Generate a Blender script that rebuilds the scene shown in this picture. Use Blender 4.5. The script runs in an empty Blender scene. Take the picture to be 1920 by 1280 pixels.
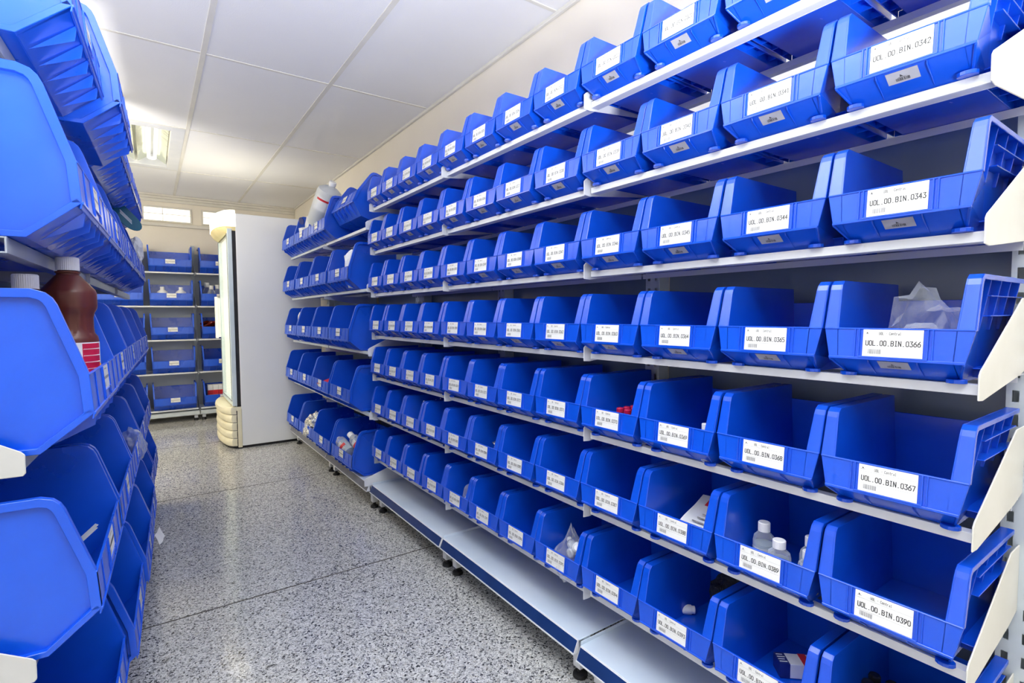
import bpy, bmesh, math, random
from mathutils import Vector, Matrix, noise
random.seed(7)
PI = math.pi
S = bpy.context.scene
COL = S.collection

# ---------------------------------------------------------------- camera, world, light, exposure
F, YAW, PIT, ROL = 968.2, .6115, .0515, -.0056
cy, sy, cp, sp = math.cos(YAW), math.sin(YAW), math.cos(PIT), math.sin(PIT)
fw = Vector((sy*cp, cy*cp, -sp)); rt = Vector((cy, -sy, 0)); up = rt.cross(fw)
c, s = math.cos(ROL), math.sin(ROL)
rt2 = c*rt + s*up; up2 = -s*rt + c*up
cam = bpy.data.cameras.new('camera'); camo = bpy.data.objects.new('camera', cam); COL.objects.link(camo)
cam.sensor_width = 36; cam.lens = F/1920*36; cam.clip_start = .02; cam.clip_end = 60
m = Matrix((rt2, up2, -fw)).transposed().to_4x4(); camo.matrix_world = m
S.camera = camo
S.view_settings.view_transform = 'Standard'; S.view_settings.look = 'None'
S.view_settings.gamma = 1; S.view_settings.use_curve_mapping = False
S.view_settings.exposure = 0.16
S.cycles.use_denoising = True
S.cycles.max_bounces = 10; S.cycles.transparent_max_bounces = 16; S.cycles.diffuse_bounces = 5
S.cycles.caustics_reflective = False; S.cycles.caustics_refractive = False
w = bpy.data.worlds.new('world'); S.world = w; w.use_nodes = True
w.node_tree.nodes['Background'].inputs[0].default_value = (.75, .85, 1, 1)
w.node_tree.nodes['Background'].inputs[1].default_value = .3

ZF, ZC = -1.22, 1.44          # floor and ceiling, camera height is zero
XR, XL, YB, YN = 1.65, -1.75, 7.44, -2.75
GX0, GDX, GY0, GDY = .291, .681, 3.347, 1.397

def area(name, loc, sx, sy_, power, col, rot=(0, 0, 0), spread=None):
    l = bpy.data.lights.new(name, 'AREA'); l.shape = 'RECTANGLE'; l.size = sx; l.size_y = sy_
    l.energy = power; l.color = col
    if spread: l.spread = spread
    o = bpy.data.objects.new(name, l); o.location = loc; o.rotation_euler = rot; COL.objects.link(o); return o

# cells (column, row) of the ceiling grid that hold a light, with light power and colour
COOL = (.86, .93, 1); WARM = (1, .88, .62)
FIX = {(-1, 1): (3, WARM), (-1, -2): (15, COOL), (-1, -4): (12, COOL), (-3, 1): (40, WARM), (-3, -1): (14, COOL)}  # strongest warm cell is added, hidden from view, to warm the back area
# unseen lamp added behind the camera to light the ceiling like a bounced flash
area('bounce_fill', (.12, -.75, -.15), .35, .35, 118, (.95, .97, 1), rot=(PI-.5, 0, 0), spread=math.radians(105))
area('hidden_fill', (-1.2, 3.6, -.3), .4, .4, 62, (1, .96, .9), rot=(PI, .1, 0), spread=math.radians(150))  # second unseen lamp, added behind the left racks to lift the far ceiling
def cell(i, j): return (GX0+i*GDX, GX0+(i+1)*GDX, GY0+j*GDY, GY0+(j+1)*GDY)

# ---------------------------------------------------------------- helpers
def tag(o, label=None, cat=None, group=None, kind=None):
    if label: o['label'] = label
    if cat: o['category'] = cat
    if group: o['group'] = group
    if kind: o['kind'] = kind
    return o
def empty(name, loc=(0, 0, 0), rz=0, label=None, cat=None, group=None):
    o = bpy.data.objects.new(name, None); COL.objects.link(o); o.location = loc; o.rotation_euler = (0, 0, rz)
    o.empty_display_size = .05
    return tag(o, label, cat, group)
class MB:
    def __init__(self): self.v = []; self.f = []
    def poly(self, pts, faces):
        n = len(self.v); self.v += [tuple(p) for p in pts]; self.f += [[n+i for i in f] for f in faces]; return self
    def box(self, x0, x1, y0, y1, z0, z1):
        return self.poly([(x0,y0,z0),(x1,y0,z0),(x1,y1,z0),(x0,y1,z0),(x0,y0,z1),(x1,y0,z1),(x1,y1,z1),(x0,y1,z1)],
            [(0,3,2,1),(4,5,6,7),(0,1,5,4),(1,2,6,5),(2,3,7,6),(3,0,4,7)])
    def prism(self, pts, y0, y1):          # polygon in xz, extruded along y
        n = len(pts)
        f0 = y0 if callable(y0) else (lambda x, z: y0); f1 = y1 if callable(y1) else (lambda x, z: y1)
        P = [(x, f0(x, z), z) for x, z in pts]+[(x, f1(x, z), z) for x, z in pts]
        return self.poly(P, [list(range(n)), list(range(2*n-1, n-1, -1))]+[(i, i+n, (i+1) % n+n, (i+1) % n) for i in range(n)])
    def prismz(self, pts, z0, z1):
        n = len(pts)
        P = [(x, y, z0) for x, y in pts]+[(x, y, z1) for x, y in pts]
        return self.poly(P, [list(range(n))[::-1], list(range(n, 2*n))]+[(i, (i+1) % n, (i+1) % n+n, i+n) for i in range(n)])
    def lathe(self, prof, c=(0, 0, 0), seg=24):
        P = []; Fc = []
        for k, (r, z) in enumerate(prof):
            for i in range(seg):
                a = 2*PI*i/seg; P.append((c[0]+r*math.cos(a), c[1]+r*math.sin(a), c[2]+z))
        for k in range(len(prof)-1):
            for i in range(seg):
                j = (i+1) % seg; Fc.append((k*seg+i, k*seg+j, (k+1)*seg+j, (k+1)*seg+i))
        Fc.append(list(range(seg))[::-1]); Fc.append([(len(prof)-1)*seg+i for i in range(seg)])
        return self.poly(P, Fc)
    def tube(self, pts, r, seg=10):
        pts = [Vector(p) for p in pts]; P = []; Fc = []; n = len(pts)
        ref = Vector((0, 0, 1))
        for k, p in enumerate(pts):
            d = (pts[min(k+1, n-1)]-pts[max(k-1, 0)]).normalized()
            a = d.cross(ref)
            if a.length < .05: a = d.cross(Vector((1, 0, 0)))
            a.normalize(); b = d.cross(a)
            for i in range(seg):
                t = 2*PI*i/seg; P.append(p+r*(math.cos(t)*a+math.sin(t)*b))
        for k in range(n-1):
            for i in range(seg):
                j = (i+1) % seg; Fc.append((k*seg+i, k*seg+j, (k+1)*seg+j, (k+1)*seg+i))
        Fc.append(list(range(seg))[::-1]); Fc.append([(n-1)*seg+i for i in range(seg)])
        return self.poly(P, Fc)
    def mesh(self, name, mat, bevel=0, smooth=False, seg=1):
        me = bpy.data.meshes.new(name); me.from_pydata(self.v, [], self.f); me.validate()
        bm = bmesh.new(); bm.from_mesh(me); bmesh.ops.recalc_face_normals(bm, faces=bm.faces)
        if bevel:
            ed = [e for e in bm.edges if len(e.link_faces) == 2 and e.calc_face_angle(0) > .5]
            bmesh.ops.bevel(bm, geom=ed, offset=bevel, segments=seg, affect='EDGES', clamp_overlap=True)
        if smooth:
            for f_ in bm.faces: f_.smooth = True
            for e in bm.edges: e.smooth = e.calc_face_angle(0) < .5 if len(e.link_faces) == 2 else False
        bm.to_mesh(me); bm.free()
        if mat: me.materials.append(mat)
        return me
    def build(self, name, mat, parent=None, **k):
        return link(name, self.mesh(name, mat, **k), parent)
def link(name, me, parent=None):
    o = bpy.data.objects.new(name, me); COL.objects.link(o); o.parent = parent; return o
def structure(o): o['kind'] = 'structure'; return o

# ---------------------------------------------------------------- materials
def mat(name, col, rough=.5, metal=0, spec=.5, trans=0, ior=1.45, emit=None, es=1, coat=0, bump=None, alpha=1, sss=0):
    m_ = bpy.data.materials.new(name); m_.use_nodes = True; nt = m_.node_tree; b = nt.nodes['Principled BSDF']
    b.inputs['Base Color'].default_value = (*col, 1); b.inputs['Roughness'].default_value = rough
    b.inputs['Metallic'].default_value = metal; b.inputs['Specular IOR Level'].default_value = spec
    b.inputs['Transmission Weight'].default_value = trans; b.inputs['IOR'].default_value = ior
    b.inputs['Coat Weight'].default_value = coat; b.inputs['Alpha'].default_value = alpha
    if emit: b.inputs['Emission Color'].default_value = (*emit, 1); b.inputs['Emission Strength'].default_value = es
    if bump:
        t = nt.nodes.new('ShaderNodeTexCoord'); n_ = nt.nodes.new('ShaderNodeTexNoise'); n_.inputs['Scale'].default_value = bump[0]
        bp = nt.nodes.new('ShaderNodeBump'); bp.inputs['Strength'].default_value = bump[1]; bp.inputs['Distance'].default_value = .01
        nt.links.new(t.outputs['Object'], n_.inputs['Vector']); nt.links.new(n_.outputs['Fac'], bp.inputs['Height'])
        nt.links.new(bp.outputs['Normal'], b.inputs['Normal'])
    return m_
def vary(m_, scale, c1, c2, rough=None):
    nt = m_.node_tree; b = nt.nodes['Principled BSDF']
    t = nt.nodes.new('ShaderNodeTexCoord'); n_ = nt.nodes.new('ShaderNodeTexNoise'); n_.inputs['Scale'].default_value = scale
    n_.inputs['Detail'].default_value = 5
    r = nt.nodes.new('ShaderNodeValToRGB'); r.color_ramp.elements[0].color = (*c1, 1); r.color_ramp.elements[1].color = (*c2, 1)
    r.color_ramp.elements[0].position = .35; r.color_ramp.elements[1].position = .65
    nt.links.new(t.outputs['Object'], n_.inputs['Vector']); nt.links.new(n_.outputs['Fac'], r.inputs['Fac']); nt.links.new(r.outputs['Color'], b.inputs['Base Color'])
    if rough:
        mr = nt.nodes.new('ShaderNodeMapRange'); mr.inputs['To Min'].default_value = rough[0]; mr.inputs['To Max'].default_value = rough[1]
        nt.links.new(n_.outputs['Fac'], mr.inputs['Value']); nt.links.new(mr.outputs['Result'], b.inputs['Roughness'])
    return m_
M = {}
M['blue'] = vary(mat('blue_plastic', (.01, .10, .70), .3, spec=.85, bump=(60, .02)), 9, (.002, .068, .58), (.003, .082, .66), (.20, .30))
M['blue_big'] = vary(mat('blue_plastic_matte', (.01, .10, .70), .36, spec=.85, bump=(40, .03)), 6, (.002, .070, .58), (.004, .088, .66), (.22, .34))
M['white_metal'] = vary(mat('white_enamel', (.7, .72, .74), .32), 7, (.68, .70, .73), (.74, .75, .77))
M['cream_metal'] = vary(mat('cream_enamel', (.8, .78, .68), .35), 7, (.70, .69, .62), (.76, .75, .69))
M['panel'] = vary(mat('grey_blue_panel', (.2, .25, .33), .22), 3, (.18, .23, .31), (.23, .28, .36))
M['base'] = vary(mat('pale_base_shelf', (.62, .70, .78), .3), 4, (.60, .69, .78), (.68, .75, .82))
M['strip'] = vary(mat('navy_strip', (.01, .05, .22), .25), 12, (.006, .028, .125), (.009, .036, .15))
M['grey_strip'] = vary(mat('grey_strip', (.14, .14, .16), .3), 12, (.12, .12, .14), (.17, .17, .19))
M['post'] = vary(mat('grey_post', (.5, .56, .6), .35), 6, (.52, .58, .62), (.60, .65, .68))
M['grey_rail'] = vary(mat('grey_rail', (.3, .33, .38), .3), 6, (.26, .29, .34), (.33, .36, .41))
M['side_bracket'] = vary(mat('pale_grey_enamel', (.5, .5, .48), .4), 6, (.48, .48, .46), (.53, .53, .51))
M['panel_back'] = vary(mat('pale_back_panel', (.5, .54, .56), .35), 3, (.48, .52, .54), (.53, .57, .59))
M['dark'] = vary(mat('black_rubber', (.012, .012, .014), .5), 20, (.01, .01, .012), (.02, .02, .022))
M['card'] = vary(mat('label_card', (.86, .86, .84), .3, coat=.15), 30, (.76, .76, .74), (.80, .80, .78))
M['ink'] = vary(mat('label_ink', (.03, .03, .03), .5), 50, (.02, .02, .02), (.04, .04, .04))
M['ink_grey'] = vary(mat('label_ink_grey', (.3, .3, .3), .5), 50, (.25, .25, .25), (.35, .35, .35))
M['sticker'] = vary(mat('grey_sticker', (.38, .38, .42), .3), 30, (.36, .36, .4), (.42, .42, .46))
M['wall'] = vary(mat('cream_wall', (.84, .78, .68), .6, bump=(90, .05)), 1.6, (.82, .77, .68), (.86, .81, .72))
M['ceil'] = vary(mat('ceiling_tile', (.80, .80, .81), .75, bump=(260, .1)), 1.1, (.83, .83, .84), (.87, .87, .875))
M['grid'] = vary(mat('ceiling_grid', (.72, .70, .64), .5), 5, (.70, .68, .62), (.76, .74, .68))
M['fridge'] = vary(mat('fridge_white', (.85, .86, .86), .38, bump=(30, .015)), 2, (.84, .85, .85), (.87, .88, .87))
M['fr_cream'] = vary(mat('fridge_cream', (.78, .72, .52), .4), 8, (.76, .70, .50), (.80, .75, .56))
M['fr_door'] = vary(mat('fridge_door_frame', (.62, .72, .76), .35), 8, (.60, .70, .74), (.66, .75, .79))
M['white_pl'] = vary(mat('white_plastic', (.85, .85, .86), .35), 12, (.83, .83, .84), (.88, .88, .88))
M['brown'] = vary(mat('brown_bottle', (.11, .025, .018), .3, bump=(40, .02)), 10, (.10, .022, .016), (.125, .03, .022), (.25, .4))

M['milk'] = vary(mat('milky_plastic', (.80, .84, .86), .3, trans=.35, ior=1.2), 8, (.78, .82, .84), (.86, .88, .9))
M['water'] = mat('pale_liquid', (.62, .74, .80), .08, alpha=.45, bump=(10, .03))
M['dkglass'] = mat('dark_glass', (.02, .02, .03), .08, trans=.2, bump=(20, .03))
M['magenta'] = vary(mat('magenta_cap', (.45, .01, .06), .3), 20, (.4, .01, .05), (.5, .015, .08))
M['green'] = vary(mat('green_cap', (.04, .42, .06), .35), 20, (.04, .36, .05), (.05, .46, .08))
M['teal'] = vary(mat('teal_card', (.0, .09, .16), .35), 6, (.0, .08, .15), (.0, .10, .18))
M['paper'] = vary(mat('white_paper', (.82, .83, .84), .55, bump=(30, .1)), 14, (.76, .78, .8), (.86, .86, .87))
M['red'] = vary(mat('red_print', (.62, .02, .03), .4), 20, (.58, .02, .03), (.68, .03, .04))
M['crimson'] = vary(mat('crimson_print', (.55, .01, .06), .4), 20, (.52, .01, .05), (.6, .015, .07))
M['navy'] = vary(mat('navy_print', (.01, .02, .18), .4), 20, (.01, .02, .16), (.015, .03, .2))
M['orange'] = vary(mat('orange_print', (.8, .35, .02), .4), 20, (.75, .3, .02), (.85, .4, .03))
M['greenprint'] = vary(mat('dark_green_print', (.02, .12, .1), .4), 20, (.015, .1, .09), (.03, .14, .12))
M['foil'] = mat('crumpled_foil', (.75, .76, .74), .22, metal=.85, bump=(90, .9))
M['redbrown'] = mat('dark_red_glass', (.16, .012, .006), .15, bump=(30, .1))
M['mesh'] = mat('black_mesh', (.012, .014, .02), .6, bump=(120, 1))
M['cardboard'] = vary(mat('cardboard', (.45, .30, .18), .7), 14, (.4, .27, .16), (.5, .34, .21))
M['bottle_green'] = mat('green_glass', (.03, .36, .24), .12, bump=(30, .05))
def film(name, white=.08, top=.55, bump=.9):
    m_ = bpy.data.materials.new(name); m_.use_nodes = True; nt = m_.node_tree; nt.nodes.clear()
    o = nt.nodes.new('ShaderNodeOutputMaterial'); mx = nt.nodes.new('ShaderNodeMixShader'); tr = nt.nodes.new('ShaderNodeBsdfTransparent')
    g = nt.nodes.new('ShaderNodeBsdfPrincipled'); g.inputs['Base Color'].default_value = (.85, .9, .95, 1); g.inputs['Roughness'].default_value = .12
    fr = nt.nodes.new('ShaderNodeLayerWeight'); fr.inputs['Blend'].default_value = .35
    n_ = nt.nodes.new('ShaderNodeTexNoise'); n_.inputs['Scale'].default_value = 28; n_.inputs['Detail'].default_value = 6
    t = nt.nodes.new('ShaderNodeTexCoord'); bp = nt.nodes.new('ShaderNodeBump'); bp.inputs['Strength'].default_value = bump; bp.inputs['Distance'].default_value = .01
    mr = nt.nodes.new('ShaderNodeMapRange'); mr.inputs['To Min'].default_value = white; mr.inputs['To Max'].default_value = top
    L = nt.links.new
    L(t.outputs['Object'], n_.inputs['Vector']); L(n_.outputs['Fac'], bp.inputs['Height']); L(bp.outputs['Normal'], g.inputs['Normal']); L(bp.outputs['Normal'], fr.inputs['Normal'])
    L(fr.outputs['Facing'], mr.inputs['Value']); L(mr.outputs['Result'], mx.inputs[0]); L(tr.outputs[0], mx.inputs[1]); L(g.outputs[0], mx.inputs[2]); L(mx.outputs[0], o.inputs[0])
    return m_
M['film'] = film('clear_film', .05, .3); M['bag'] = film('clear_bag', .05, .5, 1.0); M['glass'] = film('clear_plastic', .10, .7, .15)
def emit(name, col, st):
    m_ = bpy.data.materials.new(name); m_.use_nodes = True; nt = m_.node_tree; b = nt.nodes['Principled BSDF']
    b.inputs['Base Color'].default_value = (*col, 1); b.inputs['Emission Color'].default_value = (*col, 1)
    n_ = nt.nodes.new('ShaderNodeTexNoise'); n_.inputs['Scale'].default_value = 3; mr = nt.nodes.new('ShaderNodeMapRange')
    mr.inputs['To Min'].default_value = st*.93; mr.inputs['To Max'].default_value = st*1.07
    nt.links.new(n_.outputs['Fac'], mr.inputs['Value']); nt.links.new(mr.outputs['Result'], b.inputs['Emission Strength'])
    return m_
M['tube'] = emit('lamp_tube', (1, 1, .93), 1.0)
M['canopy'] = emit('canopy_glow', (1, .94, .76), 4.0)
M['pane'] = emit('bright_frosted_pane', (1, .97, .88), .95)
M['fr_in'] = emit('lit_fridge_lining', (.95, 1, .80), .75)
M['glass_door'] = film('door_glass', .05)
M['reflector'] = mat('lamp_reflector', (.75, .8, .62), .18, metal=.8, bump=(8, .3))
M['can_under'] = vary(mat('canopy_underside', (.85, .72, .35), .4), 8, (.8, .68, .32), (.88, .76, .42))

def terrazzo():
    m_ = bpy.data.materials.new('terrazzo'); m_.use_nodes = True; nt = m_.node_tree; b = nt.nodes['Principled BSDF']; L = nt.links.new
    t = nt.nodes.new('ShaderNodeTexCoord')
    nz = nt.nodes.new('ShaderNodeTexNoise'); nz.inputs['Scale'].default_value = 60
    mixv = nt.nodes.new('ShaderNodeMix'); mixv.data_type = 'VECTOR'; mixv.inputs[0].default_value = .012
    L(t.outputs['Object'], nz.inputs['Vector']); L(t.outputs['Object'], mixv.inputs[4]); L(nz.outputs['Color'], mixv.inputs[5])
    v1 = nt.nodes.new('ShaderNodeTexVoronoi'); v1.inputs['Scale'].default_value = 175
    L(mixv.outputs[1], v1.inputs['Vector'])
    sep = nt.nodes.new('ShaderNodeSeparateColor'); L(v1.outputs['Color'], sep.inputs[0])
    r = nt.nodes.new('ShaderNodeValToRGB'); r.color_ramp.interpolation = 'CONSTANT'; e = r.color_ramp.elements
    e[0].position = 0; e[0].color = (.05, .05, .055, 1); e[1].position = .085; e[1].color = (.22, .22, .23, 1)
    for p_, c_ in ((.20, (.42, .42, .41)), (.42, (.56, .56, .55)), (.72, (.68, .68, .66)), (.93, (.50, .48, .44))):
        q = e.new(p_); q.color = (*c_, 1)
    L(sep.outputs[0], r.inputs['Fac'])
    v2 = nt.nodes.new('ShaderNodeTexVoronoi'); v2.inputs['Scale'].default_value = 420; L(mixv.outputs[1], v2.inputs['Vector'])
    s2 = nt.nodes.new('ShaderNodeSeparateColor'); L(v2.outputs['Color'], s2.inputs[0])
    r2 = nt.nodes.new('ShaderNodeValToRGB'); r2.color_ramp.interpolation = 'CONSTANT'
    r2.color_ramp.elements[0].color = (.35, .35, .36, 1); r2.color_ramp.elements[1].position = .15; r2.color_ramp.elements[1].color = (1, 1, 1, 1)
    L(s2.outputs[1], r2.inputs['Fac'])
    mu = nt.nodes.new('ShaderNodeMix'); mu.data_type = 'RGBA'; mu.blend_type = 'MULTIPLY'; mu.inputs[0].default_value = 1
    L(r.outputs['Color'], mu.inputs[6]); L(r2.outputs['Color'], mu.inputs[7]); L(mu.outputs[2], b.inputs['Base Color'])
    n3 = nt.nodes.new('ShaderNodeTexNoise'); n3.inputs['Scale'].default_value = 2.5; n3.inputs['Detail'].default_value = 6
    mr = nt.nodes.new('ShaderNodeMapRange'); mr.inputs['To Min'].default_value = .07; mr.inputs['To Max'].default_value = .17
    L(t.outputs['Object'], n3.inputs['Vector']); L(n3.outputs['Fac'], mr.inputs['Value']); L(mr.outputs['Result'], b.inputs['Roughness'])
    bp = nt.nodes.new('ShaderNodeBump'); bp.inputs['Strength'].default_value = .03; bp.inputs['Distance'].default_value = .005
    L(sep.outputs[1], bp.inputs['Height']); L(bp.outputs['Normal'], b.inputs['Normal'])
    return m_
M['floor'] = terrazzo()
M['joint'] = vary(mat('floor_joint', (.06, .05, .045), .6), 20, (.05, .045, .04), (.09, .08, .07))

# ---------------------------------------------------------------- room
structure(MB().box(XL-.1, XR+.1, YN-.1, YB+.1, ZF-.1, ZF).build('floor', M['floor']))
k = 0
for y in (-.84, .79, 2.437, 4.085, 5.73, 7.3):
    k += 1; structure(MB().box(XL, XR, y-.003, y+.003, ZF-.002, ZF+.0012).build('trim_%d' % k, M['joint']))
structure(MB().box(XR, XR+.1, YN-.1, YB+.1, ZF, ZC+.1).build('wall_right', M['wall']))
structure(MB().box(XL-.1, XL, YN-.1, YB+.1, ZF, ZC+.1).build('wall_left', M['wall']))
structure(MB().box(XL, XR, YN-.1, YN, ZF, ZC+.1).build('wall_near', M['wall']))
# back wall with the high window band left open
wins = [(-1.62, -1.13), (-1.07, -.58), (-.53, -.09), (-.03, .465), (.565, 1.03), (1.10, 1.56)]
WZ0, WZ1 = 1.12, 1.305
mb = MB(); mb.box(XL, XR, YB, YB+.1, ZF, WZ0); mb.box(XL, XR, YB, YB+.1, WZ1, ZC+.1)
ed = [XL]
for a, b in wins: ed += [a, b]
ed.append(XR)
for i in range(0, len(ed), 2): mb.box(ed[i], ed[i+1], YB, YB+.1, WZ0, WZ1)
structure(mb.build('wall_back', M['wall']))
for i, (a, b) in enumerate(wins):
    r = structure(empty('window_%d' % (i+1), ((a+b)/2, YB, WZ0)))
    hw, h = (b-a)/2, WZ1-WZ0
    f_ = MB(); f_.box(-hw, hw, -.012, .03, 0, .018); f_.box(-hw, hw, -.012, .03, h-.018, h); f_.box(-hw, -hw+.018, -.012, .03, .018, h-.018); f_.box(hw-.018, hw, -.012, .03, .018, h-.018)
    f_.build('window_frame', M['grid'], r, bevel=.002)
    MB().box(-hw+.018, hw-.018, .01, .02, .018, h-.018).build('pane', M['pane'], r)
    bars = MB(); bars.box(-hw+.018, hw-.018, .006, .010, h*.52, h*.52+.006); bars.box(-.05, -.044, .006, .010, .018, h-.018); bars.build('glazing_bar', M['grid'], r)
structure(MB().box(XL, XR, YB-.03, YB, WZ0-.05, WZ0-.012).build('trim_%d' % (k+1), M['grid'], bevel=.004))
k += 2
for (x0, x1, y0, y1, z0, z1) in ((XL, XR, YB-.05, YB, ZC-.022, ZC), (XL, XR, YB-.03, YB, ZC-.05, ZC-.022), (XL, XR, YB-.016, YB, ZC-.085, ZC-.05)):
    structure(MB().box(x0, x1, y0, y1, z0, z1).build('trim_%d' % k, M['grid'], bevel=.003)); k += 1
structure(MB().box(XR-.02, XR, YN, YB-.05, ZC-.02, ZC).build('trim_%d' % k, M['grid'], bevel=.003)); k += 1
# ceiling tiles with openings for the lights
mb = MB(); bars = []
xs = [GX0+i*GDX for i in range(-4, 4)]; ys = [GY0+j*GDY for j in range(-6, 4)]
cut = lambda v, a, b: max(a, min(b, v))
for i in range(-4, 3):
    for j in range(-6, 4):
        if (i, j) in FIX: continue
        x0, x1, y0, y1 = cell(i, j); x0, x1, y0, y1 = cut(x0, XL, XR), cut(x1, XL, XR), cut(y0, YN, YB), cut(y1, YN, YB)
        if x1-x0 > .01 and y1-y0 > .01: mb.box(x0+.006, x1-.006, y0+.006, y1-.006, ZC, ZC+.012)
mb.box(XL-.1, XR+.1, YN-.1, YB+.1, ZC+.16, ZC+.2)
structure(mb.build('ceiling', M['ceil'], bevel=.003))
for x in xs:
    if XL < x < XR-.05: structure(MB().box(x-.013, x+.013, YN, YB-.05, ZC-.004, ZC+.004).build('trim_%d' % k, M['grid'])); k += 1
for y in ys:
    if YN < y < YB-.1: structure(MB().box(XL, XR-.02, y-.009, y+.009, ZC-.0035, ZC+.0035).build('trim_%d' % k, M['grid'])); k += 1
for (i, j), (pw, col) in FIX.items():
    x0, x1, y0, y1 = cell(i, j); cx, cyy = (x0+x1)/2, (y0+y1)/2; hx, hy = (x1-x0)/2-.008, (y1-y0)/2-.008
    vis = (i, j) == (-1, 1)
    where = {(-1, 1): 'above the aisle in front of the refrigerator', (-1, -2): 'over the camera end of the aisle', (-1, -4): 'far behind the camera over the aisle',
             (-3, 1): 'added unseen behind left racks to warm the back', (-3, -1): 'behind the left racks, over their back'}[(i, j)]
    r = empty('ceiling_light', (cx, cyy, ZC), 0, 'recessed fluorescent ceiling light with bare tubes '+where, 'ceiling light')
    fr = MB(); b_ = .095; ey = .10
    fr.box(-hx, -hx+b_, -hy, hy, -.004, .012); fr.box(hx-b_, hx, -hy, hy, -.004, .012); fr.box(-hx+b_, hx-b_, -hy, -hy+ey, -.004, .012); fr.box(-hx+b_, hx-b_, hy-ey, hy, -.004, .012)
    fr.build('frame', M['white_metal'], r, bevel=.002)
    ho = MB(); ix, iy = hx-b_, hy-ey
    ho.box(-ix-.01, -ix, -iy-.01, iy+.01, .012, .10); ho.box(ix, ix+.01, -iy-.01, iy+.01, .012, .10); ho.box(-ix, ix, -iy-.01, -iy, .012, .10); ho.box(-ix, ix, iy, iy+.01, .012, .10); ho.box(-ix-.01, ix+.01, -iy-.01, iy+.01, .10, .11)
    ho.build('housing', M['white_metal'], r)
    rf = MB()
    for sx in (-1, 1):
        for q in (-1, 1):
            c0 = sx*ix/2
            rf.prism([(c0+q*.012, .085), (c0+q*(ix/2-.012), .02), (c0+q*(ix/2-.009), .02), (c0+q*.015, .09)], -iy+.01, iy-.01)
    rf.build('reflector', M['reflector'], r)
    for sx in (-1, 1):
        c0 = sx*ix/2
        for z_, dx in ((.028, .0),):
            pts = [(c0-.026, -iy+.05, .05)]
            pts = [(c0-.024, -iy+.08, .045), (c0-.024, iy-.10, .045)]+[(c0-.024*math.cos(a), iy-.10+.03*math.sin(a), .045) for a in (PI/6*q for q in range(1, 6))]+[(c0+.024, iy-.10, .045), (c0+.024, -iy+.08, .045)]
            MB().tube(pts, .0135, 12).build('tube', M['tube'], r, smooth=True)
            MB().box(c0-.042, c0+.042, -iy+.04, -iy+.085, .03, .075).build('socket', M['white_pl'], r, bevel=.003)
    if vis: area('light_source', (cx, cyy, ZC+.088), 2*ix*.9, 2*iy*.9, pw, col)
    else: area('light_source', (cx, cyy, ZC+.014), 2*ix*.95, 2*iy*.95, pw, col)

# ---------------------------------------------------------------- bins
class P: pass
def miter(path, t):
    n = len(path); inn = []
    for i in range(n):
        d1 = (Vector(path[i])-Vector(path[i-1])).normalized() if i else None
        d2 = (Vector(path[i+1])-Vector(path[i])).normalized() if i < n-1 else None
        d1 = d1 or d2; d2 = d2 or d1
        n1 = Vector((d1.y, -d1.x)); n2 = Vector((d2.y, -d2.x)); b = (n1+n2).normalized()
        k_ = t/max(.5, b.dot(n1)); inn.append((path[i][0]+b.x*k_, path[i][1]+b.y*k_))
    return inn
def strip(mb, path, inn, f0, f1):
    n = len(path); P_ = []
    for pth in (path, inn):
        for f_ in (f0, f1): P_ += [(x, f_(x, z), z) for x, z in pth]
    # 0: path/f0, n: path/f1, 2n: inn/f0, 3n: inn/f1
    Fc = []
    for i in range(n-1):
        Fc += [(i, i+1, n+i+1, n+i), (2*n+i, 3*n+i, 3*n+i+1, 2*n+i+1), (i, 2*n+i, 2*n+i+1, i+1), (n+i, n+i+1, 3*n+i+1, 3*n+i)]
    Fc += [(0, n, 3*n, 2*n), (n-1, 3*n-1, 4*n-1, 2*n-1)]
    mb.poly(P_, Fc)
def bin_params(W, H, D, big):
    p = P(); p.W, p.H, p.D, p.big = W, H, D, big
    if big:
        p.foot = (.08, 0); p.knee = (0, .068); p.pan = (.005, .142); p.t1 = (.052, .288); p.t2 = (.068, H); p.fl = .012
        p.kw, p.pw = W/2-.0085, W/2-.006
        p.yw = lambda x, z: W/2-.022+.010*z/H
    else:
        p.foot = (.052, 0); p.knee = (0, .037); p.pan = (.005, .093); p.t1 = (.028, .174); p.t2 = (.037, H); p.fl = .017
        p.kw, p.pw = W/2-.0115, W/2-.0005
        p.yw = lambda x, z: W/2-.028+.010*z/H
    return p
def strip_path(path, t):
    """closed polygon following path with thickness t towards its left"""
    n = len(path); inner = []
    for i in range(n):
        a = Vector(path[max(i-1, 0)]); b = Vector(path[min(i+1, n-1)]); d = (b-a).normalized(); inner.append((path[i][0]+d.y*t, path[i][1]-d.x*t))
    return path, inner
def big_rim(p, mb):
    """raised rim all round each side, and the ribs beside the card"""
    if not p.big: return False
    D, H = p.D, p.H; out = lambda x, z: p.yw(x, z)+.0115
    path = [p.knee, p.pan, (.046, .272), (.052, .284), (.062, .294), (.080, H), (D, H)]
    low = [p.knee, p.foot, (p.foot[0]+.03, 0), (D-.006, 0)]
    for sgn in (-1, 1):
        for pth, t in ((path, .016), (low, -.011)):
            strip(mb, pth, miter(pth, t), lambda x, z: sgn*(p.yw(x, z)-.001), lambda x, z: sgn*out(x, z))
    for u in (-.16, .16): panel_box(mb, p, u-.001, u+.001, .002, p.pan[1]-p.knee[1], -.0002, .002)
    return True
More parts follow.
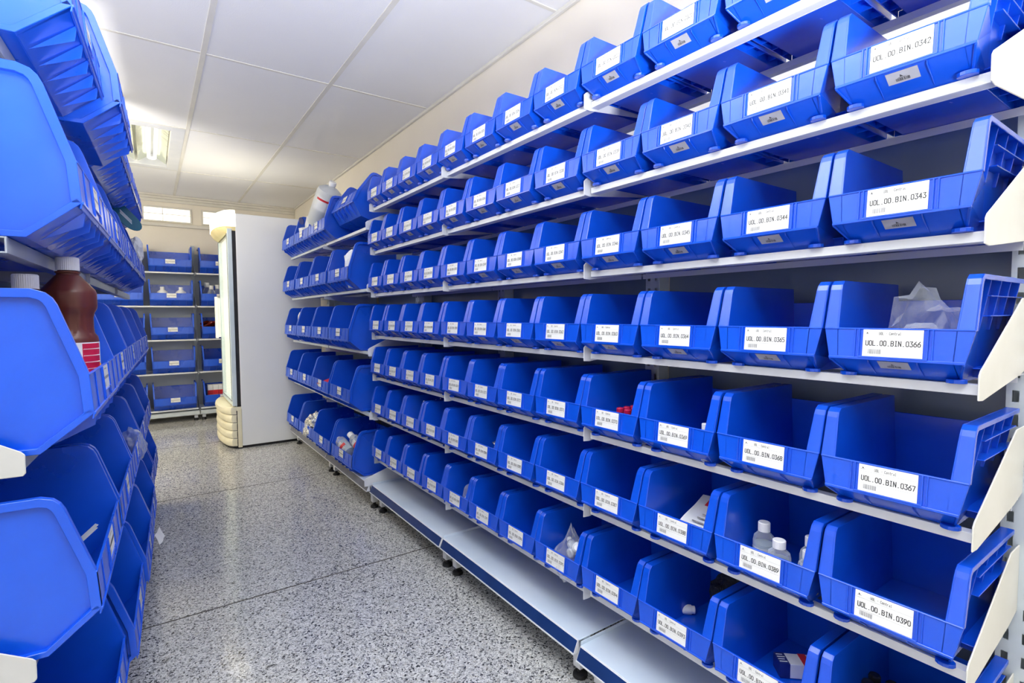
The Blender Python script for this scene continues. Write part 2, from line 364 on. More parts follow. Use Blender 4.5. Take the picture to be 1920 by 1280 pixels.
def bin_body(p):
    mb = MB(); t = .003; H, D, W = p.H, p.D, p.W
    back = H*(.80 if not p.big else .84)
    if big_rim(p, mb): pass
    for sgn in (-1, 1):
        side = [p.foot, p.knee, p.pan]+([(.046, .272), (.052, .284), (.062, .294), (.080, H)] if p.big else [(.026, .169), (.0305, .179), (.040, H)])+[(D, H), (D-.006, 0)]
        mb.prism(side, lambda x, z: sgn*(p.yw(x, z)-t), lambda x, z: sgn*p.yw(x, z))
        if p.big: continue
        # flange along the open edge
        path = [p.pan, (.026, .169), (.0305, .179), (.040, H), (D, H)]
        strip(mb, path, miter(path, .003), lambda x, z: sgn*(p.yw(x, z)-.001), lambda x, z: sgn*(W/2-.0005))
        strip(mb, path, miter(path, .009), lambda x, z: sgn*(W/2-.0028), lambda x, z: sgn*W/2)
        # lower cheek
        k_, c_, f_ = p.knee, p.pan, p.foot
        L = .12 if not p.big else .10
        A = (k_[0], sgn*p.kw, k_[1]); B = (c_[0], sgn*p.pw, c_[1]); Fp = (f_[0], sgn*p.yw(*f_), f_[1])
        E_ = (L, sgn*p.yw(L, c_[1]), c_[1]); G = (L, sgn*p.yw(L, k_[1]), k_[1]*.6)
        A2 = (k_[0]+.004, sgn*(p.yw(*k_)-t), k_[1]+.002); B2 = (c_[0]+.004, sgn*(p.yw(*c_)-t), c_[1]-.001); A = (A[0]+.0015, A[1], A[2]+.001); B = (B[0]+.0015, B[1], B[2]-.0005)
        mb.poly([A, B, E_, G, Fp, A2, B2], [(0, 1, 2, 3), (0, 3, 4), (0, 4, 5), (0, 5, 6, 1), (1, 6, 2)])
        if True:       # pockets of ribs behind the flange
            for x in (.10, .165, .23, .295):
                mb.prism([(x, .09), (x, H-.002), (x+.002, H-.002), (x+.002, .09)], lambda x_, z: sgn*(p.yw(x_, z)-.001), lambda x_, z: sgn*(p.yw(x_, z)+.003+(W/2-.003-p.yw(x_, z)-.003)*max(0, (z-.08)/(H-.08))))
            for z0 in (.115, .15):
                mb.prism([(.10, z0), (D, z0), (D, z0+.002), (.10, z0+.002)], lambda x_, z: sgn*(p.yw(x_, z)-.001), sgn*(W/2-.0035))
            mb.prism([(.095, .021), (D-.006, .021), (D-.006, .0235), (.095, .0235)], lambda x_, z: sgn*(p.yw(x_, z)-.001), sgn*(W/2-.003))
            mb.prism([(.095, .006), (D-.006, .006), (D-.006, .0235), (.095, .0235)], sgn*(W/2-.0055), sgn*(W/2-.003))
            # bottom feet
            mb.prismz([(p.foot[0]-.012+.013*math.cos(a), sgn*(p.yw(0, 0)-.004)+.015*math.sin(a)) for a in (PI/6*q for q in range(12))], 0, .007)
            for x in (.11, .16, .21, .26, .31):
                mb.prism([(x, .006), (x+.003, .006), (x+.003, .022), (x, .022)], lambda x_, z: sgn*(p.yw(x_, z)-.001), lambda x_, z: sgn*(W/2-.005))
    ph = p.yw(.2, 0)-.0005
    mb.box(p.foot[0], D-.004, -ph, ph, 0, .003)
    # slant, front panel, back
    f_, k_, c_ = p.foot, p.knee, p.pan
    mb.poly([(f_[0], -ph, f_[1]), (f_[0], ph, f_[1]), (k_[0], p.kw, k_[1]), (k_[0], -p.kw, k_[1]), (f_[0]+.002, -ph, f_[1]+.003), (f_[0]+.002, ph, f_[1]+.003), (k_[0]+.003, p.kw, k_[1]+.002), (k_[0]+.003, -p.kw, k_[1]+.002)],
            [(0, 1, 2, 3), (7, 6, 5, 4), (0, 4, 5, 1), (2, 6, 7, 3), (1, 5, 6, 2), (3, 7, 4, 0)])
    mb.poly([(k_[0], -p.kw, k_[1]), (k_[0], p.kw, k_[1]), (c_[0], p.pw, c_[1]), (c_[0], -p.pw, c_[1]), (k_[0]+.003, -p.kw, k_[1]), (k_[0]+.003, p.kw, k_[1]), (c_[0]+.003, p.pw, c_[1]), (c_[0]+.003, -p.pw, c_[1])],
            [(0, 1, 2, 3), (7, 6, 5, 4), (0, 4, 5, 1), (2, 6, 7, 3), (1, 5, 6, 2), (3, 7, 4, 0)])
    bh = p.yw(D, back)
    mb.box(D-.004, D-.001, -bh, bh, .001, back)
    # bead at the knee
    d = .0025
    mb.prism([(k_[0]-d, k_[1]-d), (k_[0]-d, k_[1]+d), (k_[0]+d, k_[1]+d), (k_[0]+d, k_[1]-d)], -p.kw, p.kw)
    mb.prism([(c_[0]-.0015, c_[1]-.002), (c_[0]-.0015, c_[1]+.0012), (c_[0]+.004, c_[1]+.0012), (c_[0]+.004, c_[1]-.002)], -p.pw, p.pw)
    if p.big:
        mb.prism([(k_[0]-.001, k_[1]), (k_[0]+.002, k_[1]), (k_[0]+.004, k_[1]-.011), (k_[0]+.001, k_[1]-.011)], -p.kw, p.kw)
        for q in range(-2, 3):
            y = q*W/6
            mb.prism([(k_[0]+.002, k_[1]-.002), (f_[0]-.006, f_[1]+.002), (k_[0]+.007, k_[1]-.034)], y-.0012, y+.0012)
    else:
        for y in (-.038, .038):
            mb.prism([(k_[0]+.001, k_[1]-.001), (f_[0]-.003, f_[1]+.001), (k_[0]+.004, k_[1]-.009)], y-.001, y+.001)
        for sgn in (-1, 1):
            mb.prism([(k_[0], k_[1]), (f_[0], f_[1]+.001), (f_[0]-.003, f_[1]-.001+.0015), (k_[0]-.001, k_[1]-.004)], lambda x, z: sgn*(p.kw-.001-(p.kw-ph)*(x/f_[0])-.003), lambda x, z: sgn*(p.kw-(p.kw-ph)*(x/f_[0])))
    return mb
def on_panel(p, u, v, off=0):
    """point on the front panel: u to the reader's right from the middle, v up from the knee"""
    (kx, kz), (cx, cz) = p.knee, p.pan
    L = math.hypot(cx-kx, cz-kz); t = v/L; nx, nz = -(cz-kz)/L, (cx-kx)/L
    return (kx+(cx-kx)*t+nx*off, -u, kz+(cz-kz)*t+nz*off)
def panel_box(mb, p, u0, u1, v0, v1, o0, o1):
    P_ = [on_panel(p, u, v, o) for o in (o0, o1) for (u, v) in ((u0, v0), (u1, v0), (u1, v1), (u0, v1))]
    mb.poly(P_, [(0, 1, 2, 3), (7, 6, 5, 4), (0, 4, 5, 1), (1, 5, 6, 2), (2, 6, 7, 3), (3, 7, 4, 0)])
def holder(p):
    mb = MB(); L = p.pan[1]-p.knee[1]
    cw = .047
    for a in (-1, 1):
        panel_box(mb, p, a*(cw+.006)-.0012, a*(cw+.006)+.0012, .004, L, -.0002, .0035)
        panel_box(mb, p, a*(cw+.013)-.0012, a*(cw+.013)+.0012, .002, L, -.0002, .0025)
    panel_box(mb, p, -cw-.007, cw+.007, L-.0545, L-.0515, -.0002, .0035)
    return mb
# one-stroke lettering on a 4 x 6 grid
G = {'0': [(0,1,0,5),(0,5,1,6),(1,6,3,6),(3,6,4,5),(4,5,4,1),(4,1,3,0),(3,0,1,0),(1,0,0,1)], '1': [(2,0,2,6),(2,6,1,5),(1,0,3,0)],
 '2': [(0,5,1,6),(1,6,3,6),(3,6,4,5),(4,5,4,4),(4,4,0,0),(0,0,4,0)], '3': [(0,6,4,6),(4,6,2,3.6),(2,3.6,4,2.5),(4,2.5,4,1),(4,1,3,0),(3,0,1,0),(1,0,0,.8)],
 '4': [(3,0,3,6),(3,6,0,2),(0,2,4,2)], '5': [(4,6,0,6),(0,6,0,3.5),(0,3.5,3,3.5),(3,3.5,4,2.5),(4,2.5,4,1),(4,1,3,0),(3,0,0,0)],
 '6': [(3.5,6,1,4),(1,4,0,2.5),(0,2.5,0,1),(0,1,1,0),(1,0,3,0),(3,0,4,1),(4,1,4,2.5),(4,2.5,3,3.4),(3,3.4,.5,3.2)], '7': [(0,6,4,6),(4,6,1.5,0)],
 '8': [(1,3.3,0,4.3),(0,4.3,0,5.2),(0,5.2,1,6),(1,6,3,6),(3,6,4,5.2),(4,5.2,4,4.3),(4,4.3,3,3.3),(3,3.3,1,3.3),(1,3.3,0,2.2),(0,2.2,0,1),(0,1,1,0),(1,0,3,0),(3,0,4,1),(4,1,4,2.2),(4,2.2,3,3.3)],
 '9': [(.5,0,3,2),(3,2,4,3.5),(4,3.5,4,5),(4,5,3,6),(3,6,1,6),(1,6,0,5),(0,5,0,3.5),(0,3.5,1,2.6),(1,2.6,3.5,2.8)],
 'U': [(0,6,0,1),(0,1,1,0),(1,0,3,0),(3,0,4,1),(4,1,4,6)], 'O': [(0,1,0,5),(0,5,1,6),(1,6,3,6),(3,6,4,5),(4,5,4,1),(4,1,3,0),(3,0,1,0),(1,0,0,1)],
 'L': [(0,6,0,0),(0,0,4,0)], 'B': [(0,0,0,6),(0,6,3,6),(3,6,4,5),(4,5,4,4),(4,4,3,3.2),(3,3.2,0,3.2),(3,3.2,4,2.3),(4,2.3,4,1),(4,1,3,0),(3,0,0,0)],
 'I': [(2,0,2,6),(.8,0,3.2,0),(.8,6,3.2,6)], 'N': [(0,0,0,6),(0,6,4,0),(4,0,4,6)], '.': [(1.6,0,2.3,0)], '-': [(.8,3,3.2,3)], ' ': [],
 'C': [(4,5,3,6),(3,6,1,6),(1,6,0,5),(0,5,0,1),(0,1,1,0),(1,0,3,0),(3,0,4,1)], 'e': [(0,2,4,2),(4,2,4,3),(4,3,3,4),(3,4,1,4),(1,4,0,3),(0,3,0,1),(0,1,1,0),(1,0,3.5,0)],
 'n': [(0,0,0,4),(0,3,1,4),(1,4,3,4),(3,4,4,3),(4,3,4,0)], 't': [(1.5,6,1.5,1),(1.5,1,2.5,0),(2.5,0,4,0),(0,4,3.5,4)], 'r': [(0,0,0,4),(0,3,1.5,4),(1.5,4,4,4)],
 'a': [(1,4,3,4),(3,4,4,3),(4,3,4,0),(4,2,1,2),(1,2,0,1),(0,1,1,0),(1,0,4,.5)], 'l': [(1,6,2,6),(2,6,2,0),(1,0,3,0)]}
def stroke(mb, pt, x0, y0, x1, y1, w_):
    d = Vector((x1-x0, y1-y0)); n = d.normalized(); e_ = n*w_/2; q = Vector((-n.y, n.x))*w_/2
    a = Vector((x0, y0))-e_; b = Vector((x1, y1))+e_
    P_ = [pt(*(a-q)), pt(*(b-q)), pt(*(b+q)), pt(*(a+q))]; mb.poly(P_, [(0, 1, 2, 3)])
def text(mb, pt, s_, x, y, h, adv, w_, ws=.62):
    for ch in s_:
        for (a, b, c_, d) in G[ch]: stroke(mb, pt, x+a/4*adv*ws, y+b/6*h, x+c_/4*adv*ws, y+d/6*h, w_)
        x += adv
def card(p):
    mb = MB(); L = p.pan[1]-p.knee[1]; panel_box(mb, p, -.0465, .0465, L-.0515, L-.0015, .0006, .0014); return mb
def barcode_bars(mb, pt, x, y, w_, h, seed=3):
    rg = random.Random(seed); e_ = x+w_
    while x < e_-.0008:
        b = rg.choice((.0005, .0008, .0013)); mb.poly([pt(x, y), pt(x+b, y), pt(x+b, y+h), pt(x, y+h)], [(0, 1, 2, 3)]); x += b+rg.choice((.0005, .0009))
def emblem(mb, pt, x, y, s_):
    mb.poly([pt(x, y), pt(x+s_, y+s_*.05), pt(x+s_*.35, y+s_*.75), pt(x+s_*.2, y+s_)], [(0, 1, 2, 3)]); mb.poly([pt(x-s_*.7, y-s_*.35), pt(x+s_*1.6, y-s_*.35), pt(x+s_*1.6, y-s_*.22), pt(x-s_*.7, y-s_*.22)], [(0, 1, 2, 3)])
def number_print(p, num):
    L = p.pan[1]-p.knee[1]; v0 = L-.0515; pt = lambda u, v: on_panel(p, u-.0465, v0+v, .0017); mb = MB()
    text(mb, pt, 'UOL.00.BIN.%04d' % num, .0052, .0205, .0088, .00575, .0013, .66)
    return mb
def small_print(p):
    L = p.pan[1]-p.knee[1]; v0 = L-.0515; pt = lambda u, v: on_panel(p, u-.0465, v0+v, .0017); mb = MB()
    text(mb, pt, 'UOL - Central', .026, .0405, .0048, .0027, .00055)
    for v in (.0375, .0155): stroke(mb, pt, .001, v, .092, v, .0002)
    emblem(mb, pt, .0055, .0425, .0035)
    return mb
def code_print(p):
    L = p.pan[1]-p.knee[1]; v0 = L-.0515; pt = lambda u, v: on_panel(p, u-.0465, v0+v, .0017); mb = MB(); barcode_bars(mb, pt, .009, .005, .021, .0085); return mb
def scribble(p):    # unreadable printing on the far and the side racks' cards
    L = p.pan[1]-p.knee[1]; v0 = L-.0515; pt = lambda u, v: on_panel(p, u-.0465, v0+v, .0017); mb = MB(); rg = random.Random(5)
    x = .006
    while x < .084:
        d = rg.uniform(.002, .0045); stroke(mb, pt, x, .024, x+d, .024, .006); x += d+.002
    x = .03
    while x < .065: stroke(mb, pt, x, .043, x+.002, .043, .0025); x += .0035
    barcode_bars(mb, pt, .009, .005, .02, .009)
    return mb
def on_slant(p, u, v, off=.0006):
    (fx, fz), (kx, kz) = p.foot, p.knee; L = math.hypot(kx-fx, kz-fz); t = v/L; nx, nz = -(kz-fz)/L*1, (kx-fx)/L*1
    nx, nz = (kz-fz)/L, -(kx-fx)/L
    if nz > 0: nx, nz = -nx, -nz
    return (fx+(kx-fx)*t+nx*off, -u, fz+(kz-fz)*t+nz*off)
def sticker(p):
    mb = MB(); Ls = math.hypot(p.foot[0]-p.knee[0], p.knee[1]); v0, v1 = Ls*.52, Ls*.9
    P_ = [on_slant(p, u, v, o) for o in (.0003, .0009) for (u, v) in ((-.024, v0), (.024, v0), (.024, v1), (-.024, v1))]
    mb.poly(P_, [(0, 1, 2, 3), (7, 6, 5, 4), (0, 4, 5, 1), (1, 5, 6, 2), (2, 6, 7, 3), (3, 7, 4, 0)]); return mb
def sticker_print(p):
    mb = MB(); Ls = math.hypot(p.foot[0]-p.knee[0], p.knee[1]); pt = lambda u, v: on_slant(p, u, Ls*.52+v, .0011)
    barcode_bars(mb, pt, -.011, .004, .022, .006, 9); emblem(mb, pt, -.004, .0125, .005); return mb

SM = bin_params(.2325, .187, .315, False)
BIG = bin_params(.475, .30, .33, True)
BACKB = bin_params(.43, .30, .33, True)
def kit(p, m_):
    k_ = {'body': bin_body(p).mesh('bin_body', m_, bevel=.0008), 'label_holder': holder(p).mesh('label_holder', m_, bevel=.0005), 'label_card': card(p).mesh('label_card', M['card'])}
    if p.big: k_['print'] = scribble(p).mesh('faint_print', M['ink_grey'])
    else: k_['small'] = small_print(p).mesh('heading_print', M['ink']); k_['code'] = code_print(p).mesh('barcode', M['ink_grey']); k_['sticker'] = sticker(p).mesh('sticker', M['sticker']); k_['sprint'] = sticker_print(p).mesh('sticker_print', M['ink'])
    return k_
KIT = {id(SM): kit(SM, M['blue']), id(BIG): kit(BIG, M['blue_big']), id(BACKB): kit(BACKB, M['blue_big'])}
def make_bin(p, loc, rz, label, group, num=None, has_sticker=False, has_label=True, tilt=0, skew=0):
    K = KIT[id(p)]
    r = empty('storage_bin', loc, rz, label, 'storage bin', group)
    r.rotation_euler = (skew, tilt, rz)
    link('body', K['body'], r); link('label_holder', K['label_holder'], r)
    if has_label:
        c_ = link('label_card', K['label_card'], r)
        if num is None: link('faint_print', K['print'], c_)
        else:
            number_print(p, num).build('number_print', M['ink'], c_); link('heading_print', K['small'], c_); link('barcode', K['code'], c_)
    if has_sticker:
        s_ = link('sticker', K['sticker'], r); link('sticker_print', K['sprint'], s_)
    return r

# ---------------------------------------------------------------- main right-hand racks, seven shelves of small bins
XF = 1.123
Y0, WB = .2523, .95
LIP = [.6396, .377, .1177, -.1411, -.3974, -.6439, -.9162]
ZT = [z+.018 for z in LIP]
ordn = ['top', 'second', 'third', 'fourth', 'fifth', 'sixth', 'seventh']
def shelf_rails(parent, y0, y1, zt, x0=XF+.022, x1=1.44, mt='white_metal'):
    a, b = y0+.004, y1-.004
    mb = MB(); mb.box(x0, x0+.003, a, b, zt-.018, zt); mb.box(x0+.003, x0+.022, a, b, zt-.003, zt)
    mb.box(x0+.003, x0+.028, a, b, zt-.018, zt-.0155); mb.box(x0+.028, x0+.031, a, b, zt-.018, zt-.008)
    mb.build('front_rail', M[mt], parent, bevel=.0006)
    mb = MB(); mb.box(x1-.05, x1, a, b, zt-.003, zt); mb.box(x1-.05, x1-.047, a, b, zt-.016, zt-.003)
    mb.build('rear_rail', M[mt], parent)
def bracket(parent, y, zt, x0=XF, x1=1.444, th=.003, mt='white_metal', h1=.15, low=False):
    D = x1-x0
    pts = [(x0-.004, zt-.024), (x0-.004, zt+.018), (x0+.004, zt+.026), (x0+D*.8, zt+h1), (x1, zt+h1), (x1, zt+.012), (x0+D*.8, zt-.0), (x0+.02, zt-.026)]
    if low: pts = [(x0-.004, zt-.040), (x0-.004, zt-.020), (x1, zt-.020), (x1, zt-.09), (x0+D*.8, zt-.08)]
    MB().prism(pts, y-th/2, y+th/2).build('bracket', M[mt], parent, bevel=.0008)
def post(parent, y, z0, z1, x0=1.445, w_=.06, dep=.05, slots=True, rz=False):
    mb = MB(); hw = w_/2
    # front face as two stiles and cross pieces leaving two columns of slots
    zs = []; z = z0
    for ya, yb in ((y-hw, y-.021), (y-.010, y+.010), (y+.021, y+hw)): mb.box(x0, x0+.003, ya, yb, z0, z1)
    while z < z1-.05:
        mb.box(x0, x0+.003, y-.021, y-.010, z, z+.026); mb.box(x0, x0+.003, y+.010, y+.021, z, z+.026); z += .05
    mb.box(x0, x0+.003, y-.021, y-.010, z, z1); mb.box(x0, x0+.003, y+.010, y+.021, z, z1)
    for ya in (y-hw, y+hw-.003): mb.box(x0+.003, x0+dep, ya, ya+.003, z0, z1)
    mb.box(x0+dep-.003, x0+dep, y-hw+.003, y+hw-.003, z0, z1)
    mb.build('post', M['post'], parent)
def leg(parent, x, y, z1):
    l = MB().box(x, x+.035, y-.018, y+.018, ZF+.035, z1).build('leg', M['white_metal'], parent, bevel=.002)
    MB().lathe([(.010, .012), (.010, .04)], (x+.017, y, ZF), 10).lathe([(.024, 0), (.026, .004), (.024, .012), (.012, .018)], (x+.017, y, ZF), 16).build('foot', M['dark'], l, smooth=True)
def base_shelf(parent, y0, y1, zt, x0, x1, strip):
    mb = MB(); mb.box(x0, x1, y0+.003, y1-.003, zt-.004, zt); mb.box(x0, x1, y1-.006, y1-.003, zt, zt+.012) if strip == 'strip' else None
    mb.box(x0+.02, x0+.05, y0+.003, y1-.003, zt-.035, zt-.004)
    b = mb.build('base_shelf', M['base'], parent, bevel=.001)
    hold = MB(); hold.prism([(x0, zt-.001), (x0-.003, zt-.001), (x0-.022, zt-.042), (x0-.019, zt-.044), (x0, zt-.044)], y0+.006, y1-.006)
    hold.build('front_edge', M['white_metal'], b)
    st = MB(); st.prism([(x0-.0045, zt-.004), (x0-.0055, zt-.004), (x0-.0215, zt-.0395), (x0-.0205, zt-.0395)], y0+.008, y1-.008)
    st.build('price_strip', M[strip], b)
    tr = MB(); tr.prism([(x0-.024, zt-.0405), (x0-.019, zt-.0405), (x0-.018, zt-.0445), (x0-.024, zt-.0445)], y0+.006, y1-.006)
    tr.build('strip_lip', M['white_metal'], b)
bayname = ['nearest', 'middle', 'far']
for b in range(3):
    ya, yb = Y0+b*WB, Y0+(b+1)*WB
    r = empty('shelving_rack', (0, 0, 0), 0, ['white seven-shelf wall rack nearest the camera on the right, bins 0319 to 0394', 'white seven-shelf wall rack in the middle of the right side, bins 0323 to 0398', 'white seven-shelf wall rack beside the rack of larger bins, bins 0327 to 0402'][b], 'shelving rack')
    for i, zt in enumerate(ZT):
        shelf_rails(r, ya, yb, zt)
        bracket(r, ya, zt, mt='white_metal' if b else 'cream_metal', th=.0024)
        if b == 2: bracket(r, yb-.0008, zt, th=.0024)
    post(r, ya if b else ya+.0, ZF+.06, .70)
    if b == 2: post(r, yb-.032, ZF+.06, .70)
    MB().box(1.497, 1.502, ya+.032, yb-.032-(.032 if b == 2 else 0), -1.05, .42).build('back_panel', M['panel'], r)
    zb = -1.066 if b == 0 else -1.052
    base_shelf(r, ya, yb, zb, 1.105, 1.44, 'strip')
    leg(r, 1.135, ya+.05 if b else ya+.02, zb-.03)
    leg(r, 1.135, yb-.05, zb-.03)
special = {366: 'crumpled clear bag inside', 370: 'magenta-capped vials inside', 369: 'white cap showing inside', 388: 'folded white paper packet inside', 389: 'four white-capped bottles inside',
    393: 'small vial lying inside', 392: 'red, white and navy box inside', 391: 'dark glass vials inside', 395: 'clear bag with green-capped bottles inside', 398: 'white packets in a clear bag inside', 384: 'foil blister packs inside', 381: 'white nozzle bottles standing inside'}
binat = {}
for rr in range(7):
    for b in range(3):
        for cc in range(4):
            i = b*4+cc      # 0 = nearest
            num = [319+i, 342-i, 343+i, 366-i, 367+i, 390-i, 391+i][rr]
            # the photograph counts the top shelf 0319.. from the near end
            y = Y0+b*WB+WB*(cc+.5)/4+(.0 if cc else 0)
            jx = random.uniform(-.003, .003)
            label = 'small open blue bin with card 0%d, %s shelf of the %s right-hand rack' % (num, ordn[rr], bayname[b])
            if num in special: label = 'small blue bin with card 0%d, %s, %s shelf' % (num, special[num], ordn[rr])
            o = make_bin(SM, (XF-.022+jx, y, ZT[rr]+.0005), random.uniform(-.0015, .0015), label, 'small blue bins on the seven-shelf racks', num, has_sticker=rr < 4)
            binat[num] = (XF-.022+jx, y, ZT[rr])

# ---------------------------------------------------------------- rack of large bins beyond, right side
ZL = [.55, .17, -.225, -.62, -1.047]
names5 = ['top', 'second', 'third', 'fourth', 'lowest']
bays4 = [(3.1023, 4.045), (4.045, 5.24)]
KX = 1.03
for b, (ya, yb) in enumerate(bays4):
    r = empty('shelving_rack', (0, 0, 0), 0, ['white rack of large bins next to the small-bin racks', 'white rack of large bins against the side of the refrigerator'][b], 'shelving rack')
    for zt in ZL[:4]:
        shelf_rails(r, ya, yb, zt-.001, x0=1.118, mt='post' if b or zt < .3 else 'white_metal'); bracket(r, ya+.006, zt-.001, x0=1.10, th=.004, low=bool(b))
    if b == 0: bracket(r, ya+.006, ZL[4]+.012, x0=1.06, th=.004, h1=.12)
    post(r, ya+.035 if b == 0 else ya, ZF+.06, .62 if b else .60)
    if b: post(r, yb-.035, ZF+.06, .62)
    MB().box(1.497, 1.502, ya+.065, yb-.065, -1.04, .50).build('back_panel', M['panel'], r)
    base_shelf(r, ya, yb, ZL[4]-.002, 1.09, 1.44, 'grey_strip')
    leg(r, 1.12, ya+.06, -1.08); leg(r, 1.12, yb-.06, -1.08)
inside4 = {(0, 1): 'translucent jug standing in it', (0, 2): 'white gloves sticking out', (1, 0): 'crumpled white bag in it', (2, 3): 'small white pouch in it', (3, 1): 'green and red booklet in it', (4, 0): 'white-capped clear bottles in it', (4, 2): 'bag of shiny packets in it'}
pos4 = ['nearest', 'second nearest', 'third nearest', 'farthest']
L4 = {}
for rr in range(5):
    for q in range(4):
        y = 3.26+.485*(q+.5); z = ZL[rr]+.0005
        lab = 'large open blue bin, %s of the four on the %s shelf before the refrigerator' % (pos4[q], names5[rr])
        if (rr, q) in inside4: lab = 'large open blue bin before the refrigerator, %s shelf, %s' % (names5[rr], inside4[(rr, q)])
        if (rr, q) == (0, 0):
            th = math.radians(20); lab = 'large blue bin tipped back with its front raised on the top shelf before the refrigerator'
            make_bin(BIG, (KX+.01+BIG.D*(1-math.cos(th))*.6, y, z+BIG.D*math.sin(th)), 0, lab, 'large blue bins on the right rack', None, tilt=th)
        else: make_bin(BIG, (KX+random.uniform(-.004, .004), y, z), random.uniform(-.008, .008), lab, 'large blue bins on the right rack', None)
        L4[(rr, q)] = (KX, y, z)

# ---------------------------------------------------------------- left racks of large bins
ANG = PI-math.atan(.035)
ZLL = [.495, .142, -.249, -.627, -1.0]
LB = {}
def lx(y): return -.134+.035*(y-0)-.004
ca, sa = math.cos(ANG), math.sin(ANG)
lr = []
for b in range(3):
    r = empty('shelving_rack', (lx(1.2345+b*.964), 1.2345+b*.964, 0), ANG, ['white rack of large bins nearest the camera on the left', 'white rack of large bins in the middle of the left row', 'white rack of large bins at the far end of the left row'][b], 'shelving rack')
    # local frame: +x goes back from the bin fronts, -y goes away from the camera
    for zt in ZLL:
        mb = MB(); a, c_ = -.960, -.006
        mb.box(.104, .107, a, c_, zt-.03, zt-.001); mb.box(.107, .125, a, c_, zt-.004, zt-.001); mb.box(.107, .13, a, c_, zt-.03, zt-.027)
        mb.build('front_rail', M['grey_rail'], r, bevel=.0006)
        MB().box(.35, .40, a, c_, zt-.004, zt-.001).build('rear_rail', M['grey_rail'], r)
        for yy in (([.0] if zt < .1 else []) if b == 0 else [.0018]):
            pts = [(.098, zt-.032), (.094, zt-.027), (.094, zt+.006), (.099, zt+.012), (.34, zt+.16), (.408, zt+.16), (.408, zt-.012), (.32, zt-.03)]
            MB().prism(pts, yy-.0015, yy+.0015).build('bracket', M['side_bracket'], r, bevel=.001)
    post(r, -.03 if b == 0 else 0, ZF+.06, 1.0, x0=.41)
    if b == 2: post(r, -.93, ZF+.06, 1.0, x0=.41)
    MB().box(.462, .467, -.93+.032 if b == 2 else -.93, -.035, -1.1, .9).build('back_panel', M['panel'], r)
    leg(r, .12, -.05, -1.06); leg(r, .12, -.91, -1.06)
    MB().box(.085, .405, -.958, -.006, -1.066, -1.06).build('base_shelf', M['base'], r)
insL = {(2, 0): 'brown bottles standing in it', (1, 3): 'teal round-ended card leaning in it', (1, 4): 'white pouch sticking out', (3, 2): 'clear plastic bag hanging over its front', (3, 0): 'pale strips of tape inside', (4, 2): 'paper tag hanging from its front'}
posL = ['nearest', 'second nearest', 'third nearest', 'fourth nearest', 'farthest']
for rr in range(5):
    for q in range(5 if rr != 4 else 6):
        y = 1.235+.24+.482*q; x = lx(y); dx = 0; rz = ANG+random.uniform(-.003, .003)
        if rr == 0 and q == 1: dx = .035
        if rr == 4: dx = random.uniform(0, .03)
        if rr == 2 and q == 0: dx = .004
        pos = posL[q] if q < 5 else 'very last'
        lab = 'large open blue bin, %s of the left racks, %s shelf' % (pos, names5[rr])
        if (rr, q) in insL: lab = 'large open blue bin on the left, %s shelf, %s' % (names5[rr], insL[(rr, q)])
        make_bin(BIG, (x+dx, y, ZLL[rr]+.0005), rz, lab, 'large blue bins on the left racks', None)
        LB[(rr, q)] = (x+dx, y, ZLL[rr])
# ---------------------------------------------------------------- back wall racks
ZBK = [.512, .126, -.262, -.648, -1.075]
KY = 7.06
for b, (xa, xb) in enumerate(((-1.45, -.495), (-.495, .455), (.455, 1.40))):
    r = empty('shelving_rack', (0, 0, 0), 0, ['white rack at the left end of the back wall', 'white rack under the high windows on the back wall, left of the refrigerator', 'white rack on the back wall half hidden by the refrigerator'][b], 'shelving rack')
    for i, zt in enumerate(ZBK):
        mb = MB(); mb.box(xa+.012, xb-.012, KY+.045, KY+.048, zt-.018, zt-.001); mb.box(xa+.012, xb-.012, KY+.048, KY+.33, zt-.004, zt-.001)
        mb.build('shelf', M['white_metal'], r, bevel=.0008)
        MB().poly([(xa, KY+.05, zt-.03), (xa, KY+.05, zt), (xa, KY+.31, zt+.12), (xa, KY+.334, zt+.12), (xa, KY+.334, zt-.02)]+[(xa+.003, KY+.05, zt-.03), (xa+.003, KY+.05, zt), (xa+.003, KY+.31, zt+.12), (xa+.003, KY+.334, zt+.12), (xa+.003, KY+.334, zt-.02)],
            [(0, 1, 2, 3, 4), (9, 8, 7, 6, 5)]+[(i_, (i_+1) % 5, (i_+1) % 5+5, i_+5) for i_ in range(5)]).build('bracket', M['white_metal'], r)
    mb = MB()
    mb.box(xa-.02, xa+.02, KY+.36, KY+.362, ZF+.05, .86); mb.box(xa-.02, xa-.017, KY+.335, KY+.36, ZF+.05, .86); mb.box(xa+.017, xa+.02, KY+.335, KY+.36, ZF+.05, .86)
    mb.build('post', M['post'], r)
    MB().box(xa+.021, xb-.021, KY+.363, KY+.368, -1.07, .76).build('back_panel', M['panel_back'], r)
    mb = MB(); mb.box(xa+.004, xb-.004, KY+.0, KY+.003, -1.15, -1.108); mb.box(xa+.004, xb-.004, KY+.003, KY+.33, -1.112, -1.108); mb.build('base_shelf', M['post'], r)
    for x in (xa+.04, xb-.04):
        l = MB().box(x-.018, x+.018, KY+.03, KY+.065, ZF+.03, -1.11).build('leg', M['white_metal'], r)
        MB().lathe([(.024, 0), (.026, .004), (.024, .02), (.012, .03)], (x, KY+.047, ZF), 12).build('foot', M['dark'], l)
insB = {(1, 2): 'two white jug tops showing', (1, 3): 'clear round bottles in it', (2, 3): 'dark red glass pieces in it', (3, 1): 'small clear vials in it', (4, 3): 'white and red boxes in it'}
BC = [-.72, -.255, .216, .712, 1.155]
posB = ['leftmost', 'second from left', 'middle', 'right of the rack post', 'rightmost']
BB = {}
